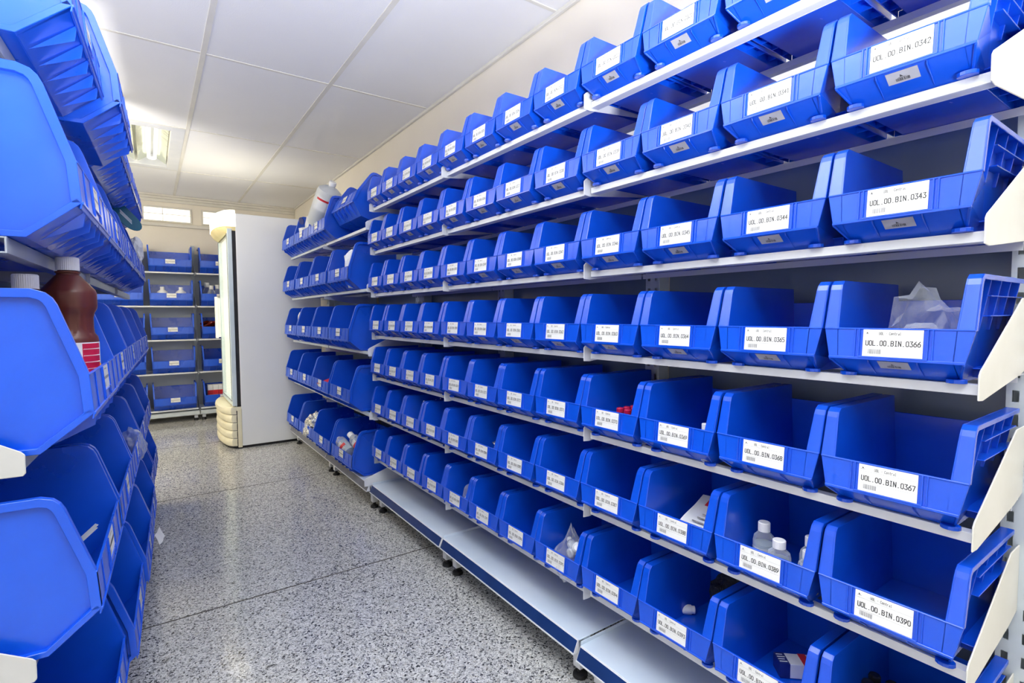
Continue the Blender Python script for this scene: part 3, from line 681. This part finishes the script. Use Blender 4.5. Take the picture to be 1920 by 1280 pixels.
for rr in range(5):
    for q in range(5):
        lab = 'large open blue bin on the back wall, %s shelf, %s bin' % (names5[rr], posB[q])
        if (rr, q) in insB: lab = 'large open blue bin on the back wall, %s shelf, %s' % (names5[rr], insB[(rr, q)])
        make_bin(BACKB, (BC[q], KY, ZBK[rr]+.0005), PI/2, lab, 'large blue bins along the back wall', None)
        BB[(rr, q)] = (BC[q], KY, ZBK[rr])

# ---------------------------------------------------------------- refrigerator
r = empty('display_refrigerator', (0, 0, 0), 0, 'tall white glass-door display refrigerator with a lit rounded top, at the end of the aisle', 'refrigerator')
FX0, FX1, FY0, FY1 = .665, 1.40, 5.30, 6.10
mb = MB(); mb.box(FX0, FX1, FY0, FY0+.03, ZF+.025, .93); mb.box(FX0, FX1, FY1-.03, FY1, ZF+.025, .93); mb.box(FX1-.03, FX1, FY0+.03, FY1-.03, ZF+.025, .93)
mb.box(FX0, FX1-.03, FY0+.03, FY1-.03, .82, .93); mb.box(FX0, FX1-.03, FY0+.03, FY1-.03, ZF+.025, -.82)
mb.build('body', M['fridge'], r, bevel=.004, seg=2)
MB().box(FX0+.02, FX1-.02, FY0+.02, FY1-.02, ZF, ZF+.024).build('plinth', M['dark'], r)
ln = MB(); ln.box(FX0+.01, FX1-.035, FY0+.031, FY0+.035, -.81, .81); ln.box(FX0+.01, FX1-.035, FY1-.035, FY1-.031, -.81, .81); ln.box(FX1-.038, FX1-.034, FY0+.035, FY1-.035, -.81, .81)
ln.build('lining', M['fr_in'], r)
for z in (-.5, -.18, .14, .46):
    sh = MB()
    for x in [FX0+.04+i*.03 for i in range(21)]: sh.box(x, x+.004, FY0+.04, FY1-.04, z, z+.004)
    sh.box(FX0+.03, FX0+.036, FY0+.04, FY1-.04, z-.004, z+.012); sh.build('wire_shelf', M['post'], r)
MB().box(.634, .665, FY0+.006, FY1-.006, -.83, .80).build('gasket', M['dark'], r)
fr = MB(); w_ = .045
dy0, dy1, dz0, dz1 = FY0, FY1-.02, -.82, .79
fr.box(.597, .634, dy0, dy0+w_, dz0, dz1); fr.box(.597, .634, dy1-w_, dy1, dz0, dz1); fr.box(.597, .634, dy0+w_, dy1-w_, dz0, dz0+w_); fr.box(.597, .634, dy0+w_, dy1-w_, dz1-w_, dz1)
d_ = fr.build('door', M['fr_door'], r, bevel=.002)
se = MB(); e0, e1 = dy0+w_, dy1-w_
for (a, b_, c_, d__) in ((e0-.006, e0, dz0+w_-.006, dz1-w_+.006), (e1, e1+.006, dz0+w_-.006, dz1-w_+.006), (e0, e1, dz0+w_-.006, dz0+w_), (e0, e1, dz1-w_, dz1-w_+.006)): se.box(.594, .598, a, b_, c_, d__)
se.build('seal', M['grey_strip'], d_)
MB().box(.602, .606, e0, e1, dz0+w_, dz1-w_).build('glass', M['glass_door'], d_)
MB().box(.628, .632, e0, e1, dz0+w_, dz1-w_).build('lit_interior', M['fr_in'], d_)
hd = MB(); hd.box(.548, .575, dy1-.06, dy1-.02, -.22, .20); hd.box(.575, .597, dy1-.05, dy1-.03, -.21, .19); hd.build('handle', M['white_pl'], d_, bevel=.003, seg=2)
# rounded lamp canopy
pts = [(.655, FY0+.0), (.655, FY1)]; cv = []
n = 16
for i in range(n+1):
    a = PI*i/n; cv.append((.62-.115*math.sin(a)**.7 if 0 < i < n else .62, (FY0+FY1)/2+(FY1-FY0)/2*math.cos(a)))
def loft(rings, z_k):
    out_ = [[(.665-(.665-x)*k_, (FY0+FY1)/2+(y-(FY0+FY1)/2)*(.9+.1*k_), z) for x, y in rings] for z, k_ in z_k]
    m2 = len(rings); V_ = [q for g_ in out_ for q in g_]
    Fc = [(i_*m2+j, i_*m2+(j+1) % m2, (i_+1)*m2+(j+1) % m2, (i_+1)*m2+j) for i_ in range(len(z_k)-1) for j in range(m2)]
    Fc += [list(range(m2))[::-1], [(len(z_k)-1)*m2+j for j in range(m2)]]
    return MB().poly(V_, Fc)
ringc = [(.665, FY1), (.665, FY0)]+cv[::-1]
loft(ringc, [(.812, 1.0), (.93, 1.0), (.945, .93), (.957, .75), (.963, .45)]).build('canopy_light', M['canopy'], r, smooth=True)
loft(ringc, [(.745, .55), (.765, .80), (.79, .93), (.8115, .98)]).build('canopy_underside', M['can_under'], r, smooth=True)
# ribbed grille
for i in range(5):
    z0 = ZF+.03+i*.073
    c2 = [(.665-(.665-x)*(1.0 if i < 4 else 1.05), y) for x, y in cv[::-1]]
    mbg = MB(); n2 = len(c2)
    lv = [(0, .90), (.012, .97), (.035, 1.0), (.055, .97), (.068, .88)]
    ring = []
    for h_, k_ in lv: ring.append([(.665-(.665-x)*k_, y, z0+h_) for x, y in [(.665, FY1-.01)]+c2[::-1][0:0]+[(.665, FY0+.01)]+c2])
    V_ = [q for rg_ in ring for q in rg_]; m2 = len(ring[0])
    Fc = [[(i_*m2+j), (i_*m2+(j+1) % m2), ((i_+1)*m2+(j+1) % m2), ((i_+1)*m2+j)] for i_ in range(len(lv)-1) for j in range(m2)]
    Fc += [list(range(m2))[::-1], [(len(lv)-1)*m2+j for j in range(m2)]]
    mbg.poly(V_, Fc).build('grille_louvre', M['fr_cream'], r, smooth=True)
MB().prismz([(.668, FY1-.02), (.668, FY0+.02)]+[(.665-(.665-x)*.8, y) for x, y in cv[::-1]], ZF+.02, -.865).build('grille_backing', M['dark'], r)
MB().box(.632, .668, FY0-.002, FY0+.03, ZF+.012, -.845).build('grille_side', M['fr_cream'], r, bevel=.004)
MB().lathe([(.012, 0), (.012, .0015)], (.60, FY0+.12, -.848), 16).build('badge', M['sticker'], r)
MB().tube([(.63, FY0+.02, -.86), (.63, FY0+.02, -.80)], .008).build('hinge', M['post'], r)

# ---------------------------------------------------------------- contents
def lathe_obj(name, prof, mt, parent=None, seg=28, smooth=True, c=(0, 0, 0)): return MB().lathe(prof, c, seg).build(name, M[mt], parent, smooth=smooth)
def cap_prof(r_, h, z): return [(r_*.96, z), (r_, z+h*.06), (r_, z+h*.9), (r_*.92, z+h)]
def ridged_cap(parent, r_, h, z, mt='white_pl', seg=36, name='cap'):
    mb = MB(); P_ = []
    for k_, (f_, zz) in enumerate(((1, z), (1, z+h*.2), (1, z+h*.92), (.9, z+h))):
        for i in range(seg*2):
            a = PI*i/seg; rr_ = r_*f_*(1-.025*(i % 2)); P_.append((rr_*math.cos(a), rr_*math.sin(a), zz))
    n_ = seg*2; Fc = [(k_*n_+i, k_*n_+(i+1) % n_, (k_+1)*n_+(i+1) % n_, (k_+1)*n_+i) for k_ in range(3) for i in range(n_)]+[list(range(n_))[::-1], [3*n_+i for i in range(n_)]]
    return mb.poly(P_, Fc).build(name, M[mt], parent)
def band(parent, name, r_, z0, z1, a0, a1, mt, seg=16):
    mb = MB(); P_ = []
    for i in range(seg+1):
        a = a0+(a1-a0)*i/seg
        for rr_, z in ((r_, z0), (r_, z1), (r_-.0006, z1), (r_-.0006, z0)): P_.append((rr_*math.cos(a), rr_*math.sin(a), z))
    Fc = [(4*i+k_, 4*i+(k_+1) % 4, 4*(i+1)+(k_+1) % 4, 4*(i+1)+k_) for i in range(seg) for k_ in range(4)]+[(0, 1, 2, 3), (4*seg+3, 4*seg+2, 4*seg+1, 4*seg)]
    return mb.poly(P_, Fc).build(name, M[mt], parent)

def brown_bottle(loc, rz, label):
    r = empty('brown_bottle', loc, rz, label, 'bottle', 'brown bottles in the left bin')
    r.scale = (1.0, 1.0, .87)
    pr = [(.042, 0), (.051, .006), (.053, .02), (.053, .150), (.0515, .160), (.046, .170), (.0445, .185), (.0445, .212), (.047, .226), (.052, .238), (.053, .245), (.053, .280), (.050, .290), (.026, .325), (.0215, .330), (.0215, .333), (.024, .335), (.024, .339), (.019, .340), (.019, .345)]
    seg = 48; mb = MB(); P_ = []
    for (rr_, z) in pr:
        for i in range(seg):
            a = 2*PI*i/seg; g = 1
            if .165 < z < .23: g = 1-.045*max(0, math.cos(a*8))**2
            P_.append((rr_*g*math.cos(a), rr_*g*math.sin(a), z))
    n_ = len(pr); Fc = [(k_*seg+i, k_*seg+(i+1) % seg, (k_+1)*seg+(i+1) % seg, (k_+1)*seg+i) for k_ in range(n_-1) for i in range(seg)]+[list(range(seg))[::-1], [(n_-1)*seg+i for i in range(seg)]]
    mb.poly(P_, Fc).build('bottle', M['brown'], r, smooth=True)
    ridged_cap(r, .0225, .036, .342)
    lb = band(r, 'paper_label', .0537, .02, .145, -2.2, 1.0, 'paper', 30)
    band(lb, 'red_panel', .0541, .04, .142, -1.35, -.45, 'crimson', 14)
    for q in range(5):
        mb = MB(); z = .055+q*.018; pts = [(.0545*math.cos(a), .0545*math.sin(a), z+(.0012 if i % 2 else -.0012)) for i, a in enumerate([-1.32+.85*t/24 for t in range(25)])]
        mb.tube(pts, .0006, 4).build('wavy_line', M['paper'], lb)
    pts = [(.0545*math.cos(a), .0545*math.sin(a), .03+(a+1.0)*.09) for a in [-1.0+.6*t/10 for t in range(11)]]
    MB().tube(pts, .0014, 5).build('orange_stripe', M['orange'], lb)
    mb = MB(); pt = lambda u, v: (.0546*math.cos(-.75+u/.054), .0546*math.sin(-.75+u/.054), .018+v)
    text(mb, pt, 'OL', 0, 0, .016, .014, .003, .7); mb.build('lettering', M['ink'], lb)
    return r
bx, by, bz = LB[(2, 0)]
brown_bottle((-.156, 1.625, -.186), .25, 'tall brown plastic bottle with white cap and red label, in the left bin')
brown_bottle((-.218, 1.530, bz+.014), .2, 'second brown bottle, only its white cap above the left bin side')

def clear_bottle(loc, label, group, r_=.024, h=.105, fill='water', cap='white_pl', rot=None, lab=True, name='clear_bottle'):
    r = empty(name, loc, random.uniform(0, 1), label, 'bottle', group)
    lathe_obj('bottle', [(r_*.8, 0), (r_, .004), (r_, h*.62), (r_*.9, h*.72), (r_*.5, h*.82), (r_*.42, h*.86)], 'glass', r)
    lathe_obj('liquid', [(r_*.75, .003), (r_*.93, .006), (r_*.93, h*.56)], fill, r)
    ridged_cap(r, r_*.55, h*.2, h*.83, cap)
    if lab: band(r, 'paper_label', r_*1.02, h*.15, h*.5, 2.0, 4.4, 'milk')
    if rot: r.rotation_euler = rot
    return r
_, _, z9 = binat[389]
for i, (x, y, dz, r_, h_, d) in enumerate(((1.212, .660, .004, .025, .111, 'backmost left'), (1.168, .600, .010, .0255, .094, 'front middle'), (1.217, .552, .004, .024, .111, 'backmost right'), (1.173, .538, .008, .021, .092, 'front right'))):
    clear_bottle((x, y, z9+dz), 'small clear bottle with white screw cap in bin 0389, %s' % d, 'clear bottles in bin 0389', r_, h_)
# vials with magenta caps, bin 0370
x0, y0, z0 = binat[370]
def vial(loc, label, group, r_=.011, h=.07, cap='magenta', body='glass', name='vial'):
    r = empty(name, loc, 0, label, 'vial', group)
    lathe_obj('vial_body', [(r_*.9, 0), (r_, .002), (r_, h*.72), (r_*.6, h*.8), (r_*.6, h*.86)], body, r, 14)
    lathe_obj('cap', [(r_*.85, h*.78), (r_*.9, h*.8), (r_*.9, h*.97), (r_*.7, h)], cap, r, 14)
    return r
for i in range(5):
    for j in range(4):
        vial((x0+.065+.03*i, y0-.085+.03*j, z0+.004), 'small glass vial with magenta cap standing in bin 0370', 'magenta-capped vials in bin 0370', .0125, .092)
x0, y0, z0 = binat[391]
for i in range(5):
    for j in range(6):
        vial((x0+.06+.036*i, y0-.09+.034*j, z0+.004), 'dark glass vial standing in bin 0391 in the lower right corner', 'dark vials in bin 0391', .014, .085, 'dkglass', 'dkglass')
x0, y0, z0 = binat[369]
for i, (a, b_) in enumerate(((.05, -.07), (.075, -.045))):
    clear_bottle((x0+a, y0+b_, z0+.004), 'small bottle with white cap in bin 0369, %s' % ('front one' if i == 0 else 'rear one'), 'bottles in bin 0369', .016, .088, lab=False)
# vial lying in bin 0393
x0, y0, z0 = binat[393]
r = empty('vial', (1.272, .945, z0+.016), 0, 'small green glass vial with a white label lying in bin 0393', 'vial')
lathe_obj('vial_body', [(.009, -.03), (.0105, -.028), (.0105, .018), (.007, .024)], 'bottle_green', r, 18)
lathe_obj('paper_label', [(.0108, -.002), (.011, -.001), (.011, .024), (.0108, .025)], 'paper', r, 18)
lathe_obj('cap', [(.008, .024), (.009, .025), (.009, .032), (.008, .033)], 'white_pl', r, 18)
r.rotation_euler = (0, PI/2, -.75); r.scale = (1.25, 1.25, 1.3)
# carton in 0392
x0, y0, z0 = binat[392]
r = empty('medicine_box', (1.285, .612, z0+.006), -.75, 'small white carton with navy and red ends lying in bin 0392', 'box')
MB().box(-.045, .045, -.022, .022, 0, .035).build('carton', M['paper'], r, bevel=.0008)
MB().box(-.0456, -.022, -.0226, .0226, .0004, .0356).build('navy_panel', M['navy'], r)
MB().box(.010, .028, -.0226, .0226, .0004, .0356).build('red_panel', M['red'], r)
MB().box(.036, .0456, -.0226, .0226, .0004, .0356).build('navy_band', M['navy'], r)
mb = MB()
for q in range(4): mb.box(-.043, -.028+.003*(q % 2), .016-.009*q-.003, .016-.009*q, .0357, .036)
for q in range(3): mb.box(-.006, .004, .012-.01*q-.0015, .012-.01*q, .0351, .0354)
mb.build('print_lines', M['paper'], r)
# paper packet in 0388
x0, y0, z0 = binat[388]
r = empty('paper_packet', (1.245, .832, z0+.055), .15, 'folded white printed paper packet lying in bin 0388', 'packet')
r.rotation_euler = (.08, -.30, .12)
def sheet(w_, h_, t, seed=1, amp=.004):
    mb = MB(); n_ = 14; P_ = []
    for k_ in (0, 1):
        for i in range(n_+1):
            for j in range(n_+1):
                x, y = (i/n_-.5)*w_, (j/n_-.5)*h_; P_.append((x, y, amp*noise.noise(Vector((x*18, y*18, seed)))+k_*t))
    q = n_+1; top = q*q
    Fc = [(i*q+j, i*q+j+1, (i+1)*q+j+1, (i+1)*q+j) for i in range(n_) for j in range(n_)]
    Fc += [tuple(top+v for v in f_[::-1]) for f_ in Fc]
    for i in range(n_):
        Fc += [(i*q, (i+1)*q, top+(i+1)*q, top+i*q), (i*q+n_, top+i*q+n_, top+(i+1)*q+n_, (i+1)*q+n_), (i, top+i, top+i+1, i+1), (n_*q+i, n_*q+i+1, top+n_*q+i+1, top+n_*q+i)]
    return mb.poly(P_, Fc)
sheet(.17, .12, .012, 2, .006).build('packet', M['paper'], r, smooth=True)
mb = MB()
for q in range(5): mb.box(-.05, -.046, -.045, .03-.008*q, .0195, .0198) if False else mb.box(-.06+.018*q, -.056+.018*q, -.04, .035-.006*q, .0178, .0190)
mb.build('print_lines', M['ink_grey'], r)
MB().box(.035, .06, -.02, .03, .0178, .0192).build('red_print', M['red'], r)

def blob_bag(name, loc, size, mt, label, cat, group=None, seed=1, amp=.35, sub=3, top=None, rz=0, kind=None):
    bm = bmesh.new(); bmesh.ops.create_icosphere(bm, subdivisions=sub, radius=1)
    for v in bm.verts:
        p_ = v.co.copy(); n_ = noise.noise(p_*1.7+Vector((seed, 0, 0)))+.5*noise.noise(p_*4.3+Vector((0, seed, 0)))+.25*noise.noise(p_*9+Vector((0, 0, seed)))
        v.co = p_*(1+amp*n_)
        if top and v.co.z > .2:
            k_ = (v.co.z-.2)/1.0; v.co.x *= max(.12, 1-k_*1.1); v.co.y *= max(.12, 1-k_*1.1); v.co.z += top*k_
        if v.co.z < -.75: v.co.z = -.75
        v.co = Vector((v.co.x*size[0], v.co.y*size[1], (v.co.z+.75)*size[2]))
    me = bpy.data.meshes.new(name); bm.to_mesh(me); bm.free(); me.materials.append(M[mt])
    o = link(name, me); o.location = loc; o.rotation_euler = (0, 0, rz)
    return tag(o, label, cat, group, kind)
x0, y0, z0 = binat[366]
blob_bag('plastic_bag', (1.205, .345, z0+.004), (.05, .062, .085), 'bag', 'crumpled empty clear plastic bag standing in bin 0366', 'bag', seed=4, amp=.55, sub=3)
x0, y0, z0 = binat[395]
b_ = blob_bag('plastic_bag', (x0+.06, y0-.02, z0+.004), (.058, .062, .075), 'bag', 'knotted clear bag of bottles with a gathered top in bin 0395', 'bag', seed=9, amp=.4, sub=4, top=.75)
for i, (dx, dy, dz, c_, rt_) in enumerate(((.065, -.055, .075, 'green', (1.2, .3, 0)), (.10, -.01, .10, 'green', (1.5, 0, 1)), (.075, -.03, .105, 'white_pl', (.3, -1.2, .5)), (.10, -.055, .095, 'green', (1.3, .3, 2)), (.065, .0, .07, 'white_pl', (1.5, .2, 1.6)), (.11, .02, .06, 'white_pl', (1.2, .5, 2.6)))):
    clear_bottle((x0+dx, y0+dy, z0+dz), 'small bottle lying in the clear bag in bin 0395, cap %s' % ('green' if c_ == 'green' else 'white'), 'bottles in the bag in bin 0395', .017, .062, 'paper', c_, rt_, False)
x0, y0, z0 = binat[398]
blob_bag('plastic_bag', (x0+.09, y0-.03, z0+.004), (.055, .06, .07), 'bag', 'clear bag around white packets in bin 0398', 'bag', seed=14, amp=.4)
for i in range(6):
    r = MB().box(-.025, .025, -.018, .018, 0, .010).build('white_packet', M['paper'], bevel=.002); r.location = (x0+.06+.015*(i % 3), y0-.05+.02*(i % 2), z0+.03+.014*i); r.rotation_euler = (.3*math.sin(i*3), .6+.3*math.cos(i*2), i)
    tag(r, 'small white packet inside the clear bag in bin 0398', 'packet', 'white packets in bin 0398')
x0, y0, z0 = binat[384]
for i in range(9):
    r = sheet(.085, .05, .003, i, .012).build('blister_pack', M['foil'], smooth=True); r.location = (x0+.075+.012*(i % 4), y0-.035+.01*((i*5) % 4), z0+.02+.009*i); r.rotation_euler = (.25*math.sin(i*2.1), -.35+.3*math.cos(i*1.7), i*.9)
    tag(r, 'silver foil blister pack in the heap in bin 0384', 'blister pack', 'blister packs in bin 0384')
x0, y0, z0 = binat[393]
blob_bag('mesh_pouch', (x0+.22, y0-.04, z0+.02), (.05, .06, .085), 'mesh', 'crumpled black mesh pouch at the back of bin 0393', 'pouch', seed=21, amp=.5)
x0, y0, z0 = binat[381]
for i, (dx, dy) in enumerate(((.04, -.045), (.075, -.06), (.11, -.045), (.15, -.02), (.19, -.05), (.2, .0), (.24, -.03))):
    r = empty('nozzle_bottle', (x0+dx+.022, y0+dy, z0+.004), i, 'white squeeze bottle with long pointed nozzle in bin 0381', 'bottle', 'nozzle bottles in bin 0381')
    lathe_obj('bottle', [(.014, 0), (.018, .003), (.018, .075), (.013, .088), (.011, .092)], 'white_pl', r, 18)
    lathe_obj('collar', [(.012, .09), (.013, .091), (.013, .115), (.011, .118)], 'white_pl', r, 18)
    lathe_obj('nozzle', [(.008, .116), (.007, .12), (.003, .175), (.002, .176)], 'white_pl', r, 14)

# large-bin contents, right rack
x0, y0, z0 = L4[(0, 1)]
r = empty('plastic_jug', (1.085, 4.11, .705), 0, 'large translucent white jug with a red-striped label leaning out of the top-shelf bin', 'jug')
lathe_obj('jug_body', [(.06, -.02), (.088, -.005), (.09, .02), (.09, .25), (.084, .275), (.05, .298), (.026, .305), (.022, .312), (.022, .318)], 'milk', r, 32)
lathe_obj('cap', [(.024, .315), (.026, .318), (.026, .345), (.022, .348)], 'white_pl', r, 20)
lb = band(r, 'paper_label', .0915, .13, .23, 3.3, 4.6, 'paper'); band(lb, 'red_stripe', .092, .205, .22, 3.3, 4.6, 'red')
r.rotation_euler = Vector((.05, -.17, .24)).to_track_quat('Z', 'Y').to_euler()
x0, y0, z0 = L4[(0, 2)]
for i, (gx, gy, gz, h) in enumerate(((1.09, 4.43, .73, .17), (1.11, 4.50, .71, .12), (1.09, 4.60, .69, .11), (1.11, 4.67, .69, .12))):
    r = sheet(.065, h, .006, i+30, .02).build('white_glove', M['paper'], smooth=True); r.location = (gx, gy, gz); r.rotation_euler = (PI/2-.1, .25*math.sin(i*2), -.9+.25*i)
    tag(r, 'white glove sheet sticking up out of the top-shelf bin nearer the refrigerator', 'glove', 'white gloves in the top-shelf bin')
r = MB().prismz([(.03*math.cos(a), .03*math.sin(a)) for a in (PI/8*q for q in range(16))], 0, .006).build('blue_tab', M['navy']); r.location = (1.075, 4.62, .80); r.rotation_euler = (.2, 1.3, .6); tag(r, 'round dark blue tab among the white gloves on the top shelf', 'tab')
x0, y0, z0 = L4[(1, 0)]
blob_bag('white_bag', (x0+.10, y0-.08, z0+.01), (.055, .085, .15), 'paper', 'crumpled white bag rising from the nearest second-shelf large bin', 'bag', seed=33, amp=.55)
x0, y0, z0 = L4[(1, 1)]
blob_bag('plastic_bag', (x0+.09, y0-.05, z0+.005), (.06, .08, .10), 'film', 'thin clear bag in the second nearest large bin, second shelf', 'bag', seed=34, amp=.5)
x0, y0, z0 = L4[(2, 3)]
blob_bag('white_pouch', (x0+.10, y0-.10, z0+.005), (.05, .06, .13), 'paper', 'small white pouch in the large third-shelf bin by the refrigerator', 'pouch', seed=35, amp=.5)
x0, y0, z0 = L4[(3, 1)]
r = empty('booklet', (x0+.11, y0-.05, z0+.11), .3, 'thick green booklet with red and white edge lying in a fourth-shelf large bin', 'booklet')
MB().box(-.09, .09, -.12, .12, 0, .022).build('pages', M['paper'], r); MB().box(-.092, .092, -.122, .122, -.003, 0).build('cover', M['greenprint'], r); MB().box(-.092, .092, -.122, .122, .022, .026).build('red_cover', M['red'], r)
r.rotation_euler = (.0, -.25, .2)
r = MB().box(-.10, .10, -.13, .13, 0, .095).build('carton', M['cardboard'], bevel=.002); r.location = (x0+.205, y0-.03, z0+.004); tag(r, 'brown carton under the green booklet in the fourth-shelf bin', 'box')
x0, y0, z0 = L4[(4, 2)]
blob_bag('plastic_bag', (x0+.10, y0-.02, z0+.005), (.10, .13, .14), 'foil', 'shiny clear bag of small packets in a lowest-shelf large bin', 'bag', seed=41, amp=.35, sub=4)
x0, y0, z0 = L4[(4, 0)]
for i, (dx, dy, dz, rt_) in enumerate(((.09, .10, .09, (1.1, -.9, .3)), (.15, -.02, .12, (1.2, -.7, .2)))):
    r = clear_bottle((x0+dx, y0+dy-.02, z0+dz), ['clear bottle with white cap at the front of the lowest large bin', 'clear bottle with white cap behind, in the lowest large bin'][i], 'clear bottles in the lowest large bin', .04, .20, 'water')
    r.rotation_euler = (math.radians(-62), math.radians(-25), 0)
    bd = band(r, 'red_label', .0415, .05, .075, 3.0, 4.8, 'red')


# left rack contents
x0, y0, z0 = LB[(1, 3)]
mb = MB(); pts = [(-.055, -.14), (.055, -.14)]+[(.055*math.cos(a), .015+.055*math.sin(a)) for a in (PI/10*q for q in range(11))]
mb.prismz(pts, 0, .002); r = empty('teal_card', (0, 0, 0), 0, 'round-ended dark teal card leaning out of a second-shelf bin on the left', 'card')
mb.build('card', M['teal'], r)
mb = MB()
for q in range(3): mb.box(.005-.008*q, .008-.008*q, -.045+.006*q, .02+.006*q, -.0006, -.0001)
mb.build('print_lines', M['paper'], r)
va = Vector((.66, 0, -.75)).normalized(); vb = Vector((.46, .785, .41)); vb = (vb-va*vb.dot(va)).normalized(); vn = vb.cross(va)
mt_ = Matrix((vb, va, vn)).transposed().to_4x4(); mt_.translation = Vector((-.068, 3.0, .458)); r.matrix_world = mt_
x0, y0, z0 = LB[(1, 4)]
blob_bag('white_pouch', (x0-.03, y0-.1, z0+.13), (.035, .05, .08), 'paper', 'white pouch hanging over the front of the farthest second-shelf bin on the left', 'pouch', seed=51, amp=.3)
x0, y0, z0 = LB[(3, 2)]
blob_bag('plastic_bag', (x0-.02, y0+.12, z0+.05), (.045, .09, .075), 'bag', 'clear plastic bag hanging over a bin front on the left, fourth shelf', 'bag', seed=52, amp=.4)
x0, y0, z0 = LB[(3, 0)]
for i in range(2):
    r = MB().box(-.05, .05, -.007, .007, 0, .001).build('tape_strip', M['milk']); r.location = (x0-.07, y0+.06+.022*i, z0+.10); r.rotation_euler = (0, -.6, .5); tag(r, 'pale strip of tape stuck inside a fourth-shelf bin on the left', 'tape', 'tape strips in the left bin')
x0, y0, z0 = LB[(4, 2)]
r = sheet(.045, .07, .0006, 61, .01).build('paper_tag', M['card'], smooth=True); r.location = (x0+.03, y0+.02, z0+.13); r.rotation_euler = (.3, 1.2, 0); tag(r, 'small white paper tag hanging from a lowest-shelf bin on the left', 'tag')

# back wall contents
x0, y0, z0 = BB[(1, 2)]
for i, dx in enumerate((-.083, .098)):
    r = empty('white_jug', (x0+dx, y0+.14, z0+.004), 0, 'white rounded jug with a screw cap in the back-wall bin, %s of two' % ('left' if i == 0 else 'right'), 'jug', 'white jugs in the back-wall bin')
    lathe_obj('jug_body', [(.05, 0), (.06, .005), (.06, .13), (.05, .16), (.025, .178), (.02, .19)], 'white_pl', r); lathe_obj('cap', cap_prof(.022, .025, .19), 'white_pl', r)
x0, y0, z0 = BB[(1, 3)]
for i, (dx, dy, s_) in enumerate(((-.09, .12, 1), (-.02, .18, 1.05), (-.13, .2, 1.15), (.05, .11, 1), (.12, .2, 1.1))):
    r = clear_bottle((x0+dx, y0+dy, z0+.004), 'round clear bottle with white cap in the back-wall bin right of the post', 'clear bottles in the back-wall bin', .042*s_, .235*s_, 'water')
x0, y0, z0 = BB[(2, 3)]
for i in range(14):
    r = MB().lathe([(.012, -.05), (.016, -.046), (.016, .03), (.008, .05)], seg=12).build('red_ampoule', M['redbrown'], smooth=True); r.location = (x0-.17+.045*(i % 5), y0+.10+.035*(i//5), z0+.15+.02*(i % 3)); r.rotation_euler = (1.2*math.sin(i), 1.1*math.cos(i*1.7), i)
    tag(r, 'dark red glass ampoule in the heap in the back-wall bin', 'ampoule', 'red ampoules in the back-wall bin')
r = MB().box(-.17, .13, .11, .28, 0, .11).build('carton', M['cardboard'], bevel=.002); r.location = (x0, y0, z0+.004); tag(r, 'brown carton under the red ampoules in the back-wall bin', 'box')
x0, y0, z0 = BB[(3, 1)]
for i in range(5):
    vial((x0+.15-.045*i, y0+.11, z0+.004), 'clear vial with pale cap standing in the left back-wall bin', 'clear vials in the back-wall bin', .016, .20, 'white_pl')
x0, y0, z0 = BB[(4, 3)]
for i in range(6):
    r = empty('medicine_box', (x0-.14+.056*i, y0+.16, z0+.004), 0, 'white upright carton with a red band in the lowest back-wall bin', 'box', 'white and red boxes in the back-wall bin')
    MB().box(-.0265, .0265, -.06, .06, 0, .245).build('carton', M['paper'], r, bevel=.001); MB().box(-.027, .027, -.0605, -.058, .13, .185).build('red_band', M['red'], r)
# clear film drawn over bin mouths
def drape(loc, w_, h_, label, seed):
    mb = MB(); n_ = 14; P_ = []
    for i in range(n_+1):
        for j in range(n_+1):
            u, v = i/n_, j/n_
            P_.append(((u-.5)*w_, .0+.050*v+.02*math.sin(PI*u)*math.sin(PI*v)+.003*noise.noise(Vector((u*6, v*6, seed))), h_*(v)-.03*math.sin(PI*u)*v))
    q = n_+1; Fc = [(i*q+j, (i+1)*q+j, (i+1)*q+j+1, i*q+j+1) for i in range(n_) for j in range(n_)]
    o = mb.poly(P_, Fc).build('film_cover', M['film'], smooth=True); o.location = loc
    return tag(o, label, 'plastic film', 'clear films over the back-wall bins')
for rr in (1, 2, 3, 4):
    x0, y0, z0 = BB[(rr, 2)]; drape((x0, y0+.008, z0+.146), .40, .15, 'clear film sagging across the mouth of the middle back-wall bin, %s shelf' % names5[rr], rr)
print('objects', len(bpy.data.objects))
